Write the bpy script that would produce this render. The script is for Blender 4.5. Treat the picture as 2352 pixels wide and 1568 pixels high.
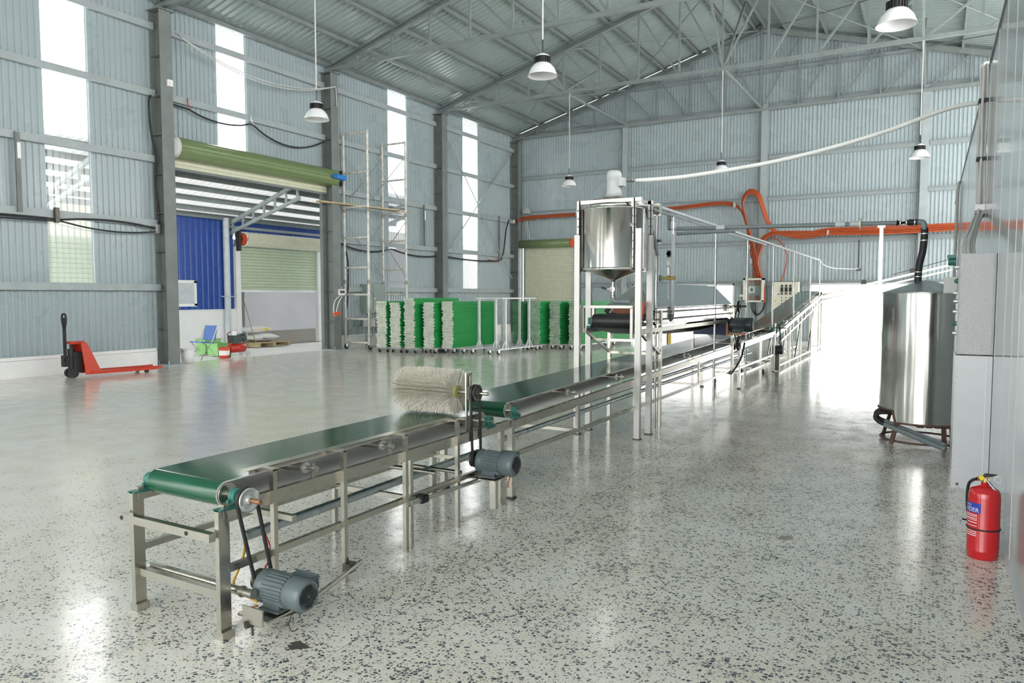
import bpy, math, random
from mathutils import Vector, Matrix
random.seed(7)
PI = math.pi
for o in list(bpy.data.objects):
    bpy.data.objects.remove(o)
SC = bpy.context.scene
COL = SC.collection

# ------------------------------------------------------------------ camera
F, CH = 1690.0, 1.6
PITCH = math.atan(106/1690); YAW = math.atan(964/math.hypot(1690, 106))
cd = bpy.data.cameras.new('camera'); cam = bpy.data.objects.new('camera', cd); COL.objects.link(cam)
cd.sensor_width = 36.0; cd.lens = 36.0*F/2352; cd.clip_end = 500; cd.clip_start = 0.05
cam.location = (0, 0, CH); cam.rotation_euler = (PI/2-PITCH, 0, YAW)
SC.camera = cam

# ------------------------------------------------------------------ light
W = bpy.data.worlds.new('sky'); SC.world = W; W.use_nodes = True
wn = W.node_tree; wn.nodes.clear()
wo = wn.nodes.new('ShaderNodeOutputWorld'); wb = wn.nodes.new('ShaderNodeBackground')
wb.inputs[0].default_value = (1.0, 0.99, 0.975, 1); wb.inputs[1].default_value = 4.2
wn.links.new(wb.outputs[0], wo.inputs[0])
vs = SC.view_settings
SC.display_settings.display_device = 'sRGB'
vs.view_transform = 'Standard'; vs.look = 'None'; vs.gamma = 1.0; vs.use_curve_mapping = False
vs.exposure = 0.72

# ------------------------------------------------------------------ materials
def mat(name, col, rough=0.5, metal=0.0, var=0.0, vscale=6.0, bump=0.0, bscale=40.0, coat=0.0, rvar=0.0, stretch=None, spec=0.5):
    m = bpy.data.materials.new(name); m.use_nodes = True
    nt = m.node_tree; b = nt.nodes['Principled BSDF']
    b.inputs['Base Color'].default_value = (*col, 1); b.inputs['Roughness'].default_value = rough
    b.inputs['Metallic'].default_value = metal; b.inputs['Specular IOR Level'].default_value = spec
    if coat: b.inputs['Coat Weight'].default_value = coat; b.inputs['Coat Roughness'].default_value = 0.05
    if var or bump or rvar:
        tc = nt.nodes.new('ShaderNodeNewGeometry'); mp = nt.nodes.new('ShaderNodeMapping')
        nt.links.new(tc.outputs['Position'], mp.inputs[0])
        if stretch: mp.inputs['Scale'].default_value = stretch
        nz = nt.nodes.new('ShaderNodeTexNoise'); nz.inputs['Scale'].default_value = vscale; nz.inputs['Detail'].default_value = 5
        nt.links.new(mp.outputs[0], nz.inputs['Vector'])
        if var:
            rp = nt.nodes.new('ShaderNodeValToRGB')
            rp.color_ramp.elements[0].position = 0.3; rp.color_ramp.elements[1].position = 0.7
            rp.color_ramp.elements[0].color = (*[c*(1-var) for c in col], 1)
            rp.color_ramp.elements[1].color = (*[min(1, c*(1+var)) for c in col], 1)
            nt.links.new(nz.outputs['Fac'], rp.inputs[0]); nt.links.new(rp.outputs[0], b.inputs['Base Color'])
        if rvar:
            mr = nt.nodes.new('ShaderNodeMapRange')
            mr.inputs['From Min'].default_value = 0.3; mr.inputs['From Max'].default_value = 0.7
            mr.inputs['To Min'].default_value = max(0.02, rough-rvar); mr.inputs['To Max'].default_value = rough+rvar
            nt.links.new(nz.outputs['Fac'], mr.inputs[0]); nt.links.new(mr.outputs[0], b.inputs['Roughness'])
        if bump:
            n2 = nt.nodes.new('ShaderNodeTexNoise'); n2.inputs['Scale'].default_value = bscale
            bp = nt.nodes.new('ShaderNodeBump'); bp.inputs['Strength'].default_value = bump; bp.inputs['Distance'].default_value = 0.01
            nt.links.new(mp.outputs[0], n2.inputs['Vector']); nt.links.new(n2.outputs['Fac'], bp.inputs['Height'])
            nt.links.new(bp.outputs[0], b.inputs['Normal'])
    return m

def terrazzo():
    m = bpy.data.materials.new('polished_terrazzo'); m.use_nodes = True
    nt = m.node_tree; N = nt.nodes.new; L = nt.links.new; b = nt.nodes['Principled BSDF']
    g = N('ShaderNodeNewGeometry')
    wz = N('ShaderNodeTexNoise'); wz.inputs['Scale'].default_value = 60; wz.inputs['Detail'].default_value = 2
    L(g.outputs['Position'], wz.inputs['Vector'])
    wm = N('ShaderNodeVectorMath'); wm.operation = 'MULTIPLY_ADD'; wm.inputs[1].default_value = (0.012, 0.012, 0)
    L(wz.outputs['Color'], wm.inputs[0]); L(g.outputs['Position'], wm.inputs[2])
    big = N('ShaderNodeTexNoise'); big.inputs['Scale'].default_value = 2.3; big.inputs['Detail'].default_value = 3
    L(g.outputs['Position'], big.inputs['Vector'])
    def base(c0, c1, fac):
        mx = N('ShaderNodeMix'); mx.data_type = 'RGBA'; mx.inputs[6].default_value = (*c0, 1); mx.inputs[7].default_value = (*c1, 1)
        L(fac, mx.inputs[0]); return mx.outputs[2]
    mr = N('ShaderNodeMapRange'); mr.inputs['From Min'].default_value = .35; mr.inputs['From Max'].default_value = .65; L(big.outputs['Fac'], mr.inputs[0])
    col = base((0.745, 0.705, 0.61), (0.785, 0.765, 0.70), mr.outputs[0])
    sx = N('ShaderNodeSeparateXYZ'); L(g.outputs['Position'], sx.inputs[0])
    glare_fade = N('ShaderNodeMapRange'); glare_fade.inputs['From Min'].default_value = -2.5; glare_fade.inputs['From Max'].default_value = -9.0  # chips thin out towards the left wall: floor glare painted into the colour
    glare_fade.inputs['To Min'].default_value = 0.0; glare_fade.inputs['To Max'].default_value = 0.34; L(sx.outputs[0], glare_fade.inputs[0])
    def chips(col, scale, t0, t1, cA, cB, dens):
        v1 = N('ShaderNodeTexVoronoi'); v1.feature = 'DISTANCE_TO_EDGE'; v1.inputs['Scale'].default_value = scale; v1.voronoi_dimensions = '2D'
        v2 = N('ShaderNodeTexVoronoi'); v2.feature = 'F1'; v2.inputs['Scale'].default_value = scale; v2.voronoi_dimensions = '2D'
        L(wm.outputs[0], v1.inputs['Vector']); L(wm.outputs[0], v2.inputs['Vector'])
        sp = N('ShaderNodeSeparateColor'); L(v2.outputs['Color'], sp.inputs[0])
        th = N('ShaderNodeMapRange'); th.inputs['To Min'].default_value = t0; th.inputs['To Max'].default_value = t1; L(sp.outputs[0], th.inputs[0])
        ad = N('ShaderNodeMath'); ad.operation = 'MULTIPLY_ADD'; ad.inputs[1].default_value = dens; L(big.outputs['Fac'], ad.inputs[0]); a2 = N('ShaderNodeMath'); a2.operation = 'ADD'; L(th.outputs[0], a2.inputs[0]); L(glare_fade.outputs[0], a2.inputs[1]); L(a2.outputs[0], ad.inputs[2])
        sb = N('ShaderNodeMath'); sb.operation = 'SUBTRACT'; L(v1.outputs['Distance'], sb.inputs[0]); L(ad.outputs[0], sb.inputs[1])
        st = N('ShaderNodeMapRange'); st.inputs['From Min'].default_value = 0; st.inputs['From Max'].default_value = 0.03; L(sb.outputs[0], st.inputs[0])
        cc = base(cA, cB, sp.outputs[1])
        mx = N('ShaderNodeMix'); mx.data_type = 'RGBA'; L(st.outputs[0], mx.inputs[0]); L(col, mx.inputs[6]); L(cc, mx.inputs[7])
        return mx.outputs[2]
    col = chips(col, 100, -0.02, 0.58, (0.19, 0.205, 0.21), (0.42, 0.42, 0.41), 0.27)
    col = chips(col, 52, -0.12, 0.60, (0.05, 0.07, 0.085), (0.18, 0.20, 0.215), 0.34)
    L(col, b.inputs['Base Color'])
    nz = N('ShaderNodeTexNoise'); nz.inputs['Scale'].default_value = 5; nz.inputs['Detail'].default_value = 6; L(g.outputs['Position'], nz.inputs['Vector'])
    rr = N('ShaderNodeMapRange'); rr.inputs['From Min'].default_value = .3; rr.inputs['From Max'].default_value = .7
    rr.inputs['To Min'].default_value = 0.10; rr.inputs['To Max'].default_value = 0.21
    L(nz.outputs['Fac'], rr.inputs[0]); L(rr.outputs[0], b.inputs['Roughness'])
    b.inputs['Specular IOR Level'].default_value = 0.5
    n2 = N('ShaderNodeTexNoise'); n2.inputs['Scale'].default_value = 14; L(g.outputs['Position'], n2.inputs['Vector'])
    bp = N('ShaderNodeBump'); bp.inputs['Strength'].default_value = 0.05; bp.inputs['Distance'].default_value = 0.01
    L(n2.outputs['Fac'], bp.inputs['Height']); L(bp.outputs[0], b.inputs['Normal'])
    return m

def clear_sheet(name, tint, tr=0.75, dif=0.17):
    m = bpy.data.materials.new(name); m.use_nodes = True
    nt = m.node_tree; nt.nodes.clear(); N = nt.nodes.new; L = nt.links.new
    o = N('ShaderNodeOutputMaterial'); t = N('ShaderNodeBsdfTransparent'); t.inputs[0].default_value = (*tint, 1)
    g = N('ShaderNodeBsdfGlossy'); g.inputs['Roughness'].default_value = 0.08
    d = N('ShaderNodeBsdfTranslucent'); d.inputs[0].default_value = (*tint, 1)
    m1 = N('ShaderNodeMixShader'); m1.inputs[0].default_value = dif; L(t.outputs[0], m1.inputs[1]); L(d.outputs[0], m1.inputs[2])
    m2 = N('ShaderNodeMixShader'); m2.inputs[0].default_value = 0.06; L(m1.outputs[0], m2.inputs[1]); L(g.outputs[0], m2.inputs[2])
    L(m2.outputs[0], o.inputs[0]); return m

M = {}
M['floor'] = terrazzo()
M['joint'] = mat('joint_filler', (0.22, 0.22, 0.20), 0.7, var=0.2)
M['sheet'] = mat('painted_wall_sheet', (0.37, 0.44, 0.46), 0.30, var=0.02, vscale=1.2, rvar=0.06)
M['sheet_back'] = mat('painted_gable_sheet', (0.39, 0.46, 0.48), 0.28, var=0.02, vscale=1.2, rvar=0.06)
M['roof'] = mat('roof_sheet_underside', (0.32, 0.385, 0.375), 0.22, var=0.02, vscale=1.0, rvar=0.05)
M['column'] = mat('grey_column_paint', (0.19, 0.21, 0.20), 0.5, var=0.12, vscale=3)
M['girt'] = mat('light_grey_steel', (0.36, 0.41, 0.415), 0.42, var=0.08, vscale=4)
M['truss'] = mat('truss_grey_paint', (0.23, 0.265, 0.26), 0.45, var=0.1, vscale=4)
M['clear'] = clear_sheet('clear_corrugated_plastic', (0.95, 0.97, 0.97))
M['glass'] = clear_sheet('clear_glass', (0.93, 0.96, 0.95), dif=0.02)
M['white'] = mat('white_paint', (0.88, 0.88, 0.87), 0.5, var=0.04, vscale=3)
M['panel'] = mat('glossy_insulated_panel', (0.47, 0.51, 0.525), 0.10, var=0.03, vscale=1.5, spec=0.5)
M['seam'] = mat('panel_seam', (0.58, 0.61, 0.62), 0.3, spec=0.5)
M['steel'] = mat('stainless_steel', (0.56, 0.54, 0.48), 0.27, 1.0, var=0.03, vscale=3, rvar=0.03)
M['polish'] = mat('polished_stainless', (0.66, 0.65, 0.62), 0.15, 1.0, var=0.04, vscale=7, rvar=0.05, stretch=(1, 1, 0.08), bump=0.4, bscale=9)
M['leg_steel'] = mat('brushed_leg_steel', (0.52, 0.515, 0.49), 0.40, 1.0, var=0.03, vscale=6, rvar=0.05)
M['silver_paint'] = mat('silver_motor_paint', (0.52, 0.54, 0.55), 0.4, 0.0, var=0.05, vscale=10)
M['galv'] = mat('galvanised_pipe', (0.52, 0.57, 0.60), 0.35, 0.85, var=0.18, vscale=20, rvar=0.08)
M['belt'] = mat('green_belt', (0.006, 0.080, 0.037), 0.15, var=0.12, vscale=3, rvar=0.05, stretch=(1, .25, 1), spec=0.7)
M['belt_in'] = mat('grey_belt_underside', (0.82, 0.82, 0.80), 0.5, var=0.05, vscale=5)
M['black'] = mat('black_rubber', (0.018, 0.019, 0.02), 0.55, var=0.15)
M['blackbelt'] = mat('black_belt', (0.02, 0.022, 0.023), 0.4, var=0.15)
M['motor'] = mat('blue_grey_motor_paint', (0.11, 0.14, 0.15), 0.35, var=0.08, vscale=9)
M['motor_dark'] = mat('dark_motor_paint', (0.035, 0.055, 0.058), 0.35, var=0.1)
M['hub_green'] = mat('green_bearing_paint', (0.03, 0.16, 0.13), 0.4, var=0.12, vscale=15)
M['alu'] = mat('cast_aluminium', (0.70, 0.71, 0.71), 0.35, 0.8, var=0.06)
M['copper'] = mat('rusty_shaft', (0.36, 0.19, 0.11), 0.45, 0.7, var=0.2, vscale=30)
M['dark_steel'] = mat('dark_oily_steel', (0.10, 0.095, 0.08), 0.4, 0.7, var=0.3, vscale=25)
M['bristle'] = mat('cream_bristle', (0.78, 0.75, 0.66), 0.5, var=0.08, vscale=30)
M['olive'] = mat('olive_hub', (0.36, 0.36, 0.13), 0.5, var=0.15)
M['roll_green'] = mat('olive_green_shutter', (0.17, 0.235, 0.10), 0.3, var=0.06)
M['roll_cream'] = mat('cream_shutter', (0.66, 0.66, 0.50), 0.42, var=0.05)
M['roll_pale'] = mat('pale_green_shutter', (0.55, 0.64, 0.46), 0.4, var=0.05)
M['blue'] = mat('blue_sheet', (0.035, 0.09, 0.36), 0.18, var=0.08)
M['navy'] = mat('navy_plastic', (0.012, 0.03, 0.12), 0.4, var=0.1)
M['seatblue'] = mat('blue_vinyl', (0.08, 0.16, 0.42), 0.4, var=0.08)
M['red'] = mat('red_enamel', (0.58, 0.008, 0.015), 0.18, var=0.04, spec=0.6, coat=0.4)
M['jack_red'] = mat('orange_red_paint', (0.54, 0.045, 0.018), 0.35, var=0.08)
M['comp_red'] = mat('compressor_red', (0.50, 0.03, 0.02), 0.3, var=0.1)
M['yellow'] = mat('yellow_sticker', (0.80, 0.62, 0.03), 0.45, var=0.1)
M['orange'] = mat('orange_hose', (0.42, 0.075, 0.018), 0.4, var=0.12, vscale=9)
M['hose_white'] = mat('white_hose', (0.84, 0.84, 0.82), 0.45, var=0.04)
M['grey_cable'] = mat('pale_grey_cable', (0.58, 0.58, 0.56), 0.5, var=0.08)
M['pvc'] = mat('grey_pvc', (0.20, 0.235, 0.245), 0.35, var=0.1)
M['pvc_light'] = mat('light_grey_pvc', (0.55, 0.59, 0.61), 0.4, var=0.08)
M['brass'] = mat('brass', (0.50, 0.36, 0.12), 0.3, 0.9, var=0.1)
M['cream'] = mat('cream_enamel', (0.74, 0.72, 0.60), 0.4, var=0.03)
M['box_grey'] = mat('grey_enclosure', (0.50, 0.52, 0.50), 0.45, var=0.04)
M['box_olive'] = mat('grey_green_cabinet', (0.30, 0.36, 0.33), 0.5, var=0.06)
M['hammer'] = mat('hammered_grey_metal', (0.42, 0.43, 0.43), 0.32, 0.35, var=0.14, vscale=160, bump=0.45, bscale=150)
M['cab_white'] = mat('pale_cabinet_paint', (0.62, 0.64, 0.66), 0.28, var=0.03, spec=0.6)
M['brown'] = mat('brown_primer', (0.13, 0.075, 0.055), 0.55, var=0.2, vscale=15)
M['rust_board'] = mat('rust_brown_board', (0.23, 0.075, 0.03), 0.55, var=0.3, vscale=12, stretch=(1, 1, 6))
M['net'] = mat('green_netting', (0.012, 0.32, 0.07), 0.5, var=0.15, vscale=5, stretch=(1, 1, 12))
M['net_dark'] = mat('deep_green_netting', (0.02, 0.17, 0.06), 0.45, var=0.25, vscale=5, stretch=(1, 1, 14))
M['wood_end'] = mat('bleached_tray_end', (0.82, 0.81, 0.73), 0.55, var=0.16, vscale=9)
M['green_end'] = mat('greenish_tray_end', (0.12, 0.32, 0.16), 0.5, var=0.3, vscale=7)
M['mid_end'] = mat('pale_green_tray_end', (0.46, 0.60, 0.46), 0.5, var=0.3, vscale=7)
M['trolley'] = mat('silver_paint', (0.56, 0.58, 0.59), 0.4, 0.4, var=0.08)
M['scaf'] = mat('white_scaffold_paint', (0.72, 0.70, 0.64), 0.45, var=0.25, vscale=7)
M['dirty_steel'] = mat('dirty_coupler', (0.36, 0.31, 0.25), 0.6, var=0.2, vscale=12)
M['plank'] = mat('weathered_plank', (0.50, 0.40, 0.24), 0.7, var=0.2, vscale=6, stretch=(1, .2, 4))
M['concrete'] = mat('outdoor_concrete', (0.84, 0.835, 0.82), 0.8, var=0.04, vscale=1)
M['room_wall'] = mat('plastered_wall', (0.60, 0.62, 0.65), 0.7, var=0.04, vscale=1)
M['room_floor'] = mat('dull_concrete', (0.36, 0.34, 0.29), 0.6, var=0.1, vscale=2)
M['canopy'] = mat('white_canopy_sheet', (0.85, 0.85, 0.85), 0.35, var=0.02)
_b = M['canopy'].node_tree.nodes['Principled BSDF']; _nt = M['canopy'].node_tree
_t = _nt.nodes.new('ShaderNodeBsdfTranslucent'); _t.inputs[0].default_value = (0.9, 0.9, 0.9, 1)
_m = _nt.nodes.new('ShaderNodeMixShader'); _m.inputs[0].default_value = 0.11
_nt.links.new(_b.outputs[0], _m.inputs[1]); _nt.links.new(_t.outputs[0], _m.inputs[2])
_nt.links.new(_m.outputs[0], _nt.nodes['Material Output'].inputs[0])
M['sack'] = mat('woven_sack', (0.78, 0.78, 0.76), 0.55, var=0.06, vscale=20)
M['lamp_shade'] = mat('white_lamp_shade', (0.84, 0.85, 0.85), 0.22, var=0.02, spec=0.6)
M['lime'] = mat('lime_plastic', (0.30, 0.62, 0.22), 0.4, var=0.1)
M['bucket_red'] = mat('red_bucket', (0.72, 0.10, 0.04), 0.4, var=0.1)
M['lblue'] = mat('label_blue', (0.03, 0.06, 0.42), 0.4, var=0.03)
M['lwhite'] = mat('label_white', (0.86, 0.86, 0.86), 0.5, var=0.02)
M['lred'] = mat('label_red', (0.55, 0.03, 0.04), 0.4, var=0.03)
M['cable_yellow'] = mat('yellow_cable', (0.70, 0.36, 0.02), 0.45, var=0.08)
M['cable_red'] = mat('red_cable', (0.45, 0.03, 0.03), 0.45, var=0.08)
M['bluebright'] = mat('bright_blue_motor', (0.03, 0.22, 0.62), 0.35, var=0.08)
M['faint_stain'] = mat('faint_stain', (0.27, 0.25, 0.18), 0.4, var=0.2, vscale=40)
M['stain'] = mat('dark_oil_stain', (0.07, 0.07, 0.062), 0.35, var=0.3, vscale=30)

# ------------------------------------------------------------------ mesh helper
def basis(d, up=(0, 0, 1)):
    d = Vector(d).normalized(); up = Vector(up)
    if abs(d.dot(up)) > 0.98: up = Vector((0, 1, 0)) if abs(d.z) > 0.9 else Vector((0, 0, 1))
    s = d.cross(up).normalized(); u = s.cross(d).normalized()
    return d, s, u

class MB:
    def __init__(self): self.v = []; self.f = []; self.s = []; self.m = []
    def add(self, vs_, fs, smooth=False, mi=0):
        n = len(self.v); self.v += [tuple(p) for p in vs_]
        for f in fs: self.f.append([i+n for i in f]); self.s.append(smooth); self.m.append(mi)
        return self
    def box(self, c, size, rz=0, mi=0, R=None):
        x, y, z = [q/2 for q in size]; c = Vector(c)
        P = [Vector((a*x, b*y, d*z)) for d in (-1, 1) for a, b in ((-1, -1), (1, -1), (1, 1), (-1, 1))]
        if R is None: R = Matrix.Rotation(rz, 3, 'Z')
        P = [R@p+c for p in P]
        return self.add(P, [(3, 2, 1, 0), (4, 5, 6, 7), (0, 1, 5, 4), (1, 2, 6, 5), (2, 3, 7, 6), (3, 0, 4, 7)], False, mi)
    def bb(self, x0, x1, y0, y1, z0, z1, mi=0):
        return self.box(((x0+x1)/2, (y0+y1)/2, (z0+z1)/2), (abs(x1-x0), abs(y1-y0), abs(z1-z0)), 0, mi)
    def bar(self, p0, p1, w, h, up=(0, 0, 1), mi=0):
        p0 = Vector(p0); p1 = Vector(p1); d, s, u = basis(p1-p0, up)
        P = []
        for p in (p0, p1):
            P += [p-s*w/2-u*h/2, p+s*w/2-u*h/2, p+s*w/2+u*h/2, p-s*w/2+u*h/2]
        return self.add(P, [(0, 1, 2, 3), (7, 6, 5, 4), (0, 4, 5, 1), (1, 5, 6, 2), (2, 6, 7, 3), (3, 7, 4, 0)], False, mi)
    def angle(self, p0, p1, w, t, up=(0, 0, 1)):
        """steel L profile"""
        p0 = Vector(p0); p1 = Vector(p1); d, s, u = basis(p1-p0, up)
        self.bar(p0+u*(-w/2+t/2), p1+u*(-w/2+t/2), w, t, up)
        return self.bar(p0+s*(w/2-t/2)+u*t/2, p1+s*(w/2-t/2)+u*t/2, t, w-t, up)
    def chan(self, p0, p1, w, h, t, up=(0, 0, 1), flip=1):
        """C profile: web vertical (h), flanges w"""
        p0 = Vector(p0); p1 = Vector(p1); d, s, u = basis(p1-p0, up); s = s*flip
        self.bar(p0-s*(w/2-t/2), p1-s*(w/2-t/2), t, h, up)
        self.bar(p0+u*(h/2-t/2)+s*t/2, p1+u*(h/2-t/2)+s*t/2, w-t, t, up)
        self.bar(p0-u*(h/2-t/2)+s*t/2, p1-u*(h/2-t/2)+s*t/2, w-t, t, up)
        return self.bar(p0+u*(h/2-h*.11)+s*(w/2-t/2), p1+u*(h/2-h*.11)+s*(w/2-t/2), t, h*.16, up)
    def cyl(self, p0, p1, r0, r1=None, n=16, caps=True, mi=0, smooth=True):
        r1 = r0 if r1 is None else r1
        p0 = Vector(p0); p1 = Vector(p1); d, s, u = basis(p1-p0)
        P = []
        for p, r in ((p0, r0), (p1, r1)):
            P += [p+(s*math.cos(2*PI*i/n)+u*math.sin(2*PI*i/n))*r for i in range(n)]
        self.add(P, [(i, i+n, (i+1) % n+n, (i+1) % n) for i in range(n)], smooth, mi)
        if caps:
            self.add(P, [tuple(range(n)), tuple(range(2*n-1, n-1, -1))], False, mi)
        return self
    def lathe(self, c, axis, prof, n=24, mi=0, smooth=True, wob=None):
        c = Vector(c); d, s, u = basis(axis); P = []
        for r, t in prof:
            for i in range(n):
                a = 2*PI*i/n; rr = r*(wob(i) if wob else 1)
                P.append(c+d*t+(s*math.cos(a)+u*math.sin(a))*rr)
        fs = []
        for k in range(len(prof)-1):
            for i in range(n):
                j = (i+1) % n; fs.append((k*n+i, (k+1)*n+i, (k+1)*n+j, k*n+j))
        return self.add(P, fs, smooth, mi)
    def tube(self, pts, r, n=8, closed=False, sm=0, mi=0):
        pts = [Vector(p) for p in pts]
        if sm: pts = spline(pts, sm, closed)
        k = len(pts); P = []; prev = None
        for i, p in enumerate(pts):
            if closed: t = pts[(i+1) % k]-pts[i-1]
            else: t = pts[min(i+1, k-1)]-pts[max(i-1, 0)]
            t.normalize()
            if prev is None: _, s, u = basis(t)
            else:
                s = prev-t*prev.dot(t)
                if s.length < 1e-6: _, s, u = basis(t)
                s.normalize(); u = t.cross(s)
            prev = s
            P += [p+(s*math.cos(2*PI*j/n)+u*math.sin(2*PI*j/n))*r for j in range(n)]
        fs = []
        for i in range(k if closed else k-1):
            a = i*n; b = ((i+1) % k)*n
            fs += [(a+j, a+(j+1) % n, b+(j+1) % n, b+j) for j in range(n)]
        self.add(P, fs, True, mi)
        if not closed: self.add(P, [tuple(range(n-1, -1, -1)), tuple(range((k-1)*n, k*n))], False, mi)
        return self
    def strap(self, pts, w, t, axis, closed=True, mi=0):
        """belt of width w along 'axis' following pts (inner line), thickness t outward"""
        pts = [Vector(p) for p in pts]; axis = Vector(axis).normalized(); k = len(pts); P = []
        for i in range(k):
            tg = (pts[(i+1) % k]-pts[i-1]) if closed else pts[min(i+1, k-1)]-pts[max(i-1, 0)]
            nrm = tg.cross(axis).normalized()
            P += [pts[i]-axis*w/2, pts[i]+axis*w/2, pts[i]+axis*w/2+nrm*t, pts[i]-axis*w/2+nrm*t]
        fs = []; fo = []
        for i in range(k if closed else k-1):
            a = 4*i; b = 4*((i+1) % k)
            fs += [(a, a+1, b+1, b), (a+1, a+2, b+2, b+1), (a+3, a, b, b+3)]; fo.append((a+2, a+3, b+3, b+2))
        self.add(P, fs, False, 1 if mi == 'belt' else 0)
        return self.add(P, fo, True, 0)
    def prism(self, outline, axis_vec, mi=0):
        """extrude a polygon (list of 3D points) along axis_vec"""
        a = Vector(axis_vec); P = [Vector(p) for p in outline]; n = len(P)
        V = P+[p+a for p in P]
        fs = [tuple(range(n-1, -1, -1)), tuple(range(n, 2*n))]+[(i, (i+1) % n, (i+1) % n+n, i+n) for i in range(n)]
        return self.add(V, fs, False, mi)
    def sphere(self, c, r, n=12, mi=0, sc=(1, 1, 1)):
        c = Vector(c); P = []; k = n//2
        for i in range(k+1):
            th = PI*i/k
            for j in range(n):
                a = 2*PI*j/n
                P.append(c+Vector((math.sin(th)*math.cos(a)*r*sc[0], math.sin(th)*math.sin(a)*r*sc[1], math.cos(th)*r*sc[2])))
        fs = [(i*n+j, (i+1)*n+j, (i+1)*n+(j+1) % n, i*n+(j+1) % n) for i in range(k) for j in range(n)]
        return self.add(P, fs, True, mi)
    def text(self, s, size, fn, mi=0):
        cu = bpy.data.curves.new('t', 'FONT'); cu.body = s; cu.size = size; cu.resolution_u = 3
        ob = bpy.data.objects.new('t', cu); COL.objects.link(ob)
        dg = bpy.context.evaluated_depsgraph_get()
        me = bpy.data.meshes.new_from_object(ob.evaluated_get(dg))
        self.add([fn(v.co.x, v.co.y) for v in me.vertices], [tuple(p.vertices) for p in me.polygons], False, mi)
        bpy.data.objects.remove(ob); bpy.data.curves.remove(cu); bpy.data.meshes.remove(me)
        return self
    def mesh(self, name, mats, off):
        me = bpy.data.meshes.new(name)
        me.from_pydata([(x-off[0], y-off[1], z-off[2]) for x, y, z in self.v], [], self.f)
        for mm in mats: me.materials.append(mm)
        me.polygons.foreach_set('use_smooth', self.s)
        me.polygons.foreach_set('material_index', self.m)
        me.update(); return me

def spline(pts, sub, closed=False):
    out = []; k = len(pts)
    for i in range(k if closed else k-1):
        if closed: p0, p1, p2, p3 = pts[i-1], pts[i], pts[(i+1) % k], pts[(i+2) % k]
        else: p0, p1, p2, p3 = pts[max(i-1, 0)], pts[i], pts[i+1], pts[min(i+2, k-1)]
        for j in range(sub):
            t = j/sub
            out.append(0.5*((2*p1)+(p2-p0)*t+(2*p0-5*p1+4*p2-p3)*t*t+(3*p1-p0-3*p2+p3)*t**3))
    if not closed: out.append(pts[-1])
    return out

def wloc(o):
    v = Vector((0, 0, 0))
    while o is not None: v = v+o.location; o = o.parent
    return v

def P(name, mb, m, parent=None, label=None, stuff=False, origin=None):
    """link a mesh (given in world coordinates) as one object, optionally a part of 'parent'"""
    ms = m if isinstance(m, (list, tuple)) else [m]
    xs, ys, zs = zip(*mb.v)
    c = Vector(((min(xs)+max(xs))/2, (min(ys)+max(ys))/2, (min(zs)+max(zs))/2)) if origin is None else Vector(origin)
    if parent is None and origin is None: c.z = min(zs)
    o = bpy.data.objects.new(name, mb.mesh(name, [M[k] for k in ms], c)); COL.objects.link(o)
    o.parent = parent; o.location = c-(wloc(parent) if parent else Vector((0, 0, 0)))
    if label: o['label'] = label
    if stuff: o['kind'] = 'stuff'
    return o

def tag(o, label, cat, group=None):
    o['label'] = label; o['category'] = cat
    if group: o['group'] = group
    return o

def thing(name, label, cat, loc=(0, 0, 0), group=None):
    o = bpy.data.objects.new(name, None); COL.objects.link(o); o.location = loc; o.empty_display_size = 0.1
    return tag(o, label, cat, group)

def solo(name, mb, m, label, cat, group=None):
    return tag(P(name, mb, m), label, cat, group)

def struct(name, mb=None, m=None, label=None, loc=(0, 0, 0)):
    if mb is None:
        o = bpy.data.objects.new(name, None); COL.objects.link(o); o.location = loc; o.empty_display_size = 0.1
    else: o = P(name, mb, m)
    o['kind'] = 'structure'
    if label: o['label'] = label
    return o

def copy_tree(o, parent=None):
    c = o.copy(); COL.objects.link(c); c.parent = parent
    for ch in list(o.children): copy_tree(ch, c)
    return c

def rib_sheet(mb, a, b, z0, ztop, pitch, depth, nrm, top=0.35, slope=0.12):
    """trapezoid-ribbed sheet standing between plan points a and b; ztop number or f(x,y)"""
    a = Vector((a[0], a[1], 0)); b = Vector((b[0], b[1], 0)); L = (b-a).length; d = (b-a)/L; nrm = Vector((nrm[0], nrm[1], 0))
    us = []
    k = 0
    while k*pitch < L:
        for f, h in ((0, 0), (1-top-2*slope, 0), (1-top-slope, 1), (1-slope, 1)):
            u = (k+f)*pitch
            if u <= L: us.append((u, h))
        k += 1
    us.append((L, 0)); V = []
    for u, h in us:
        p = a+d*u+nrm*depth*h
        zt = ztop(p.x, p.y) if callable(ztop) else ztop
        V += [(p.x, p.y, z0), (p.x, p.y, zt)]
    return mb.add(V, [(2*i, 2*i+2, 2*i+3, 2*i+1) for i in range(len(us)-1)])

# =================================================================== SETTING
EAVE, RX, RZ, XL, XR = 8.2, -5.45, 10.98, -15.45, 4.55
def roofz(x): return RZ-abs(x-RX)*(RZ-EAVE)/(RX-XL)
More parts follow.
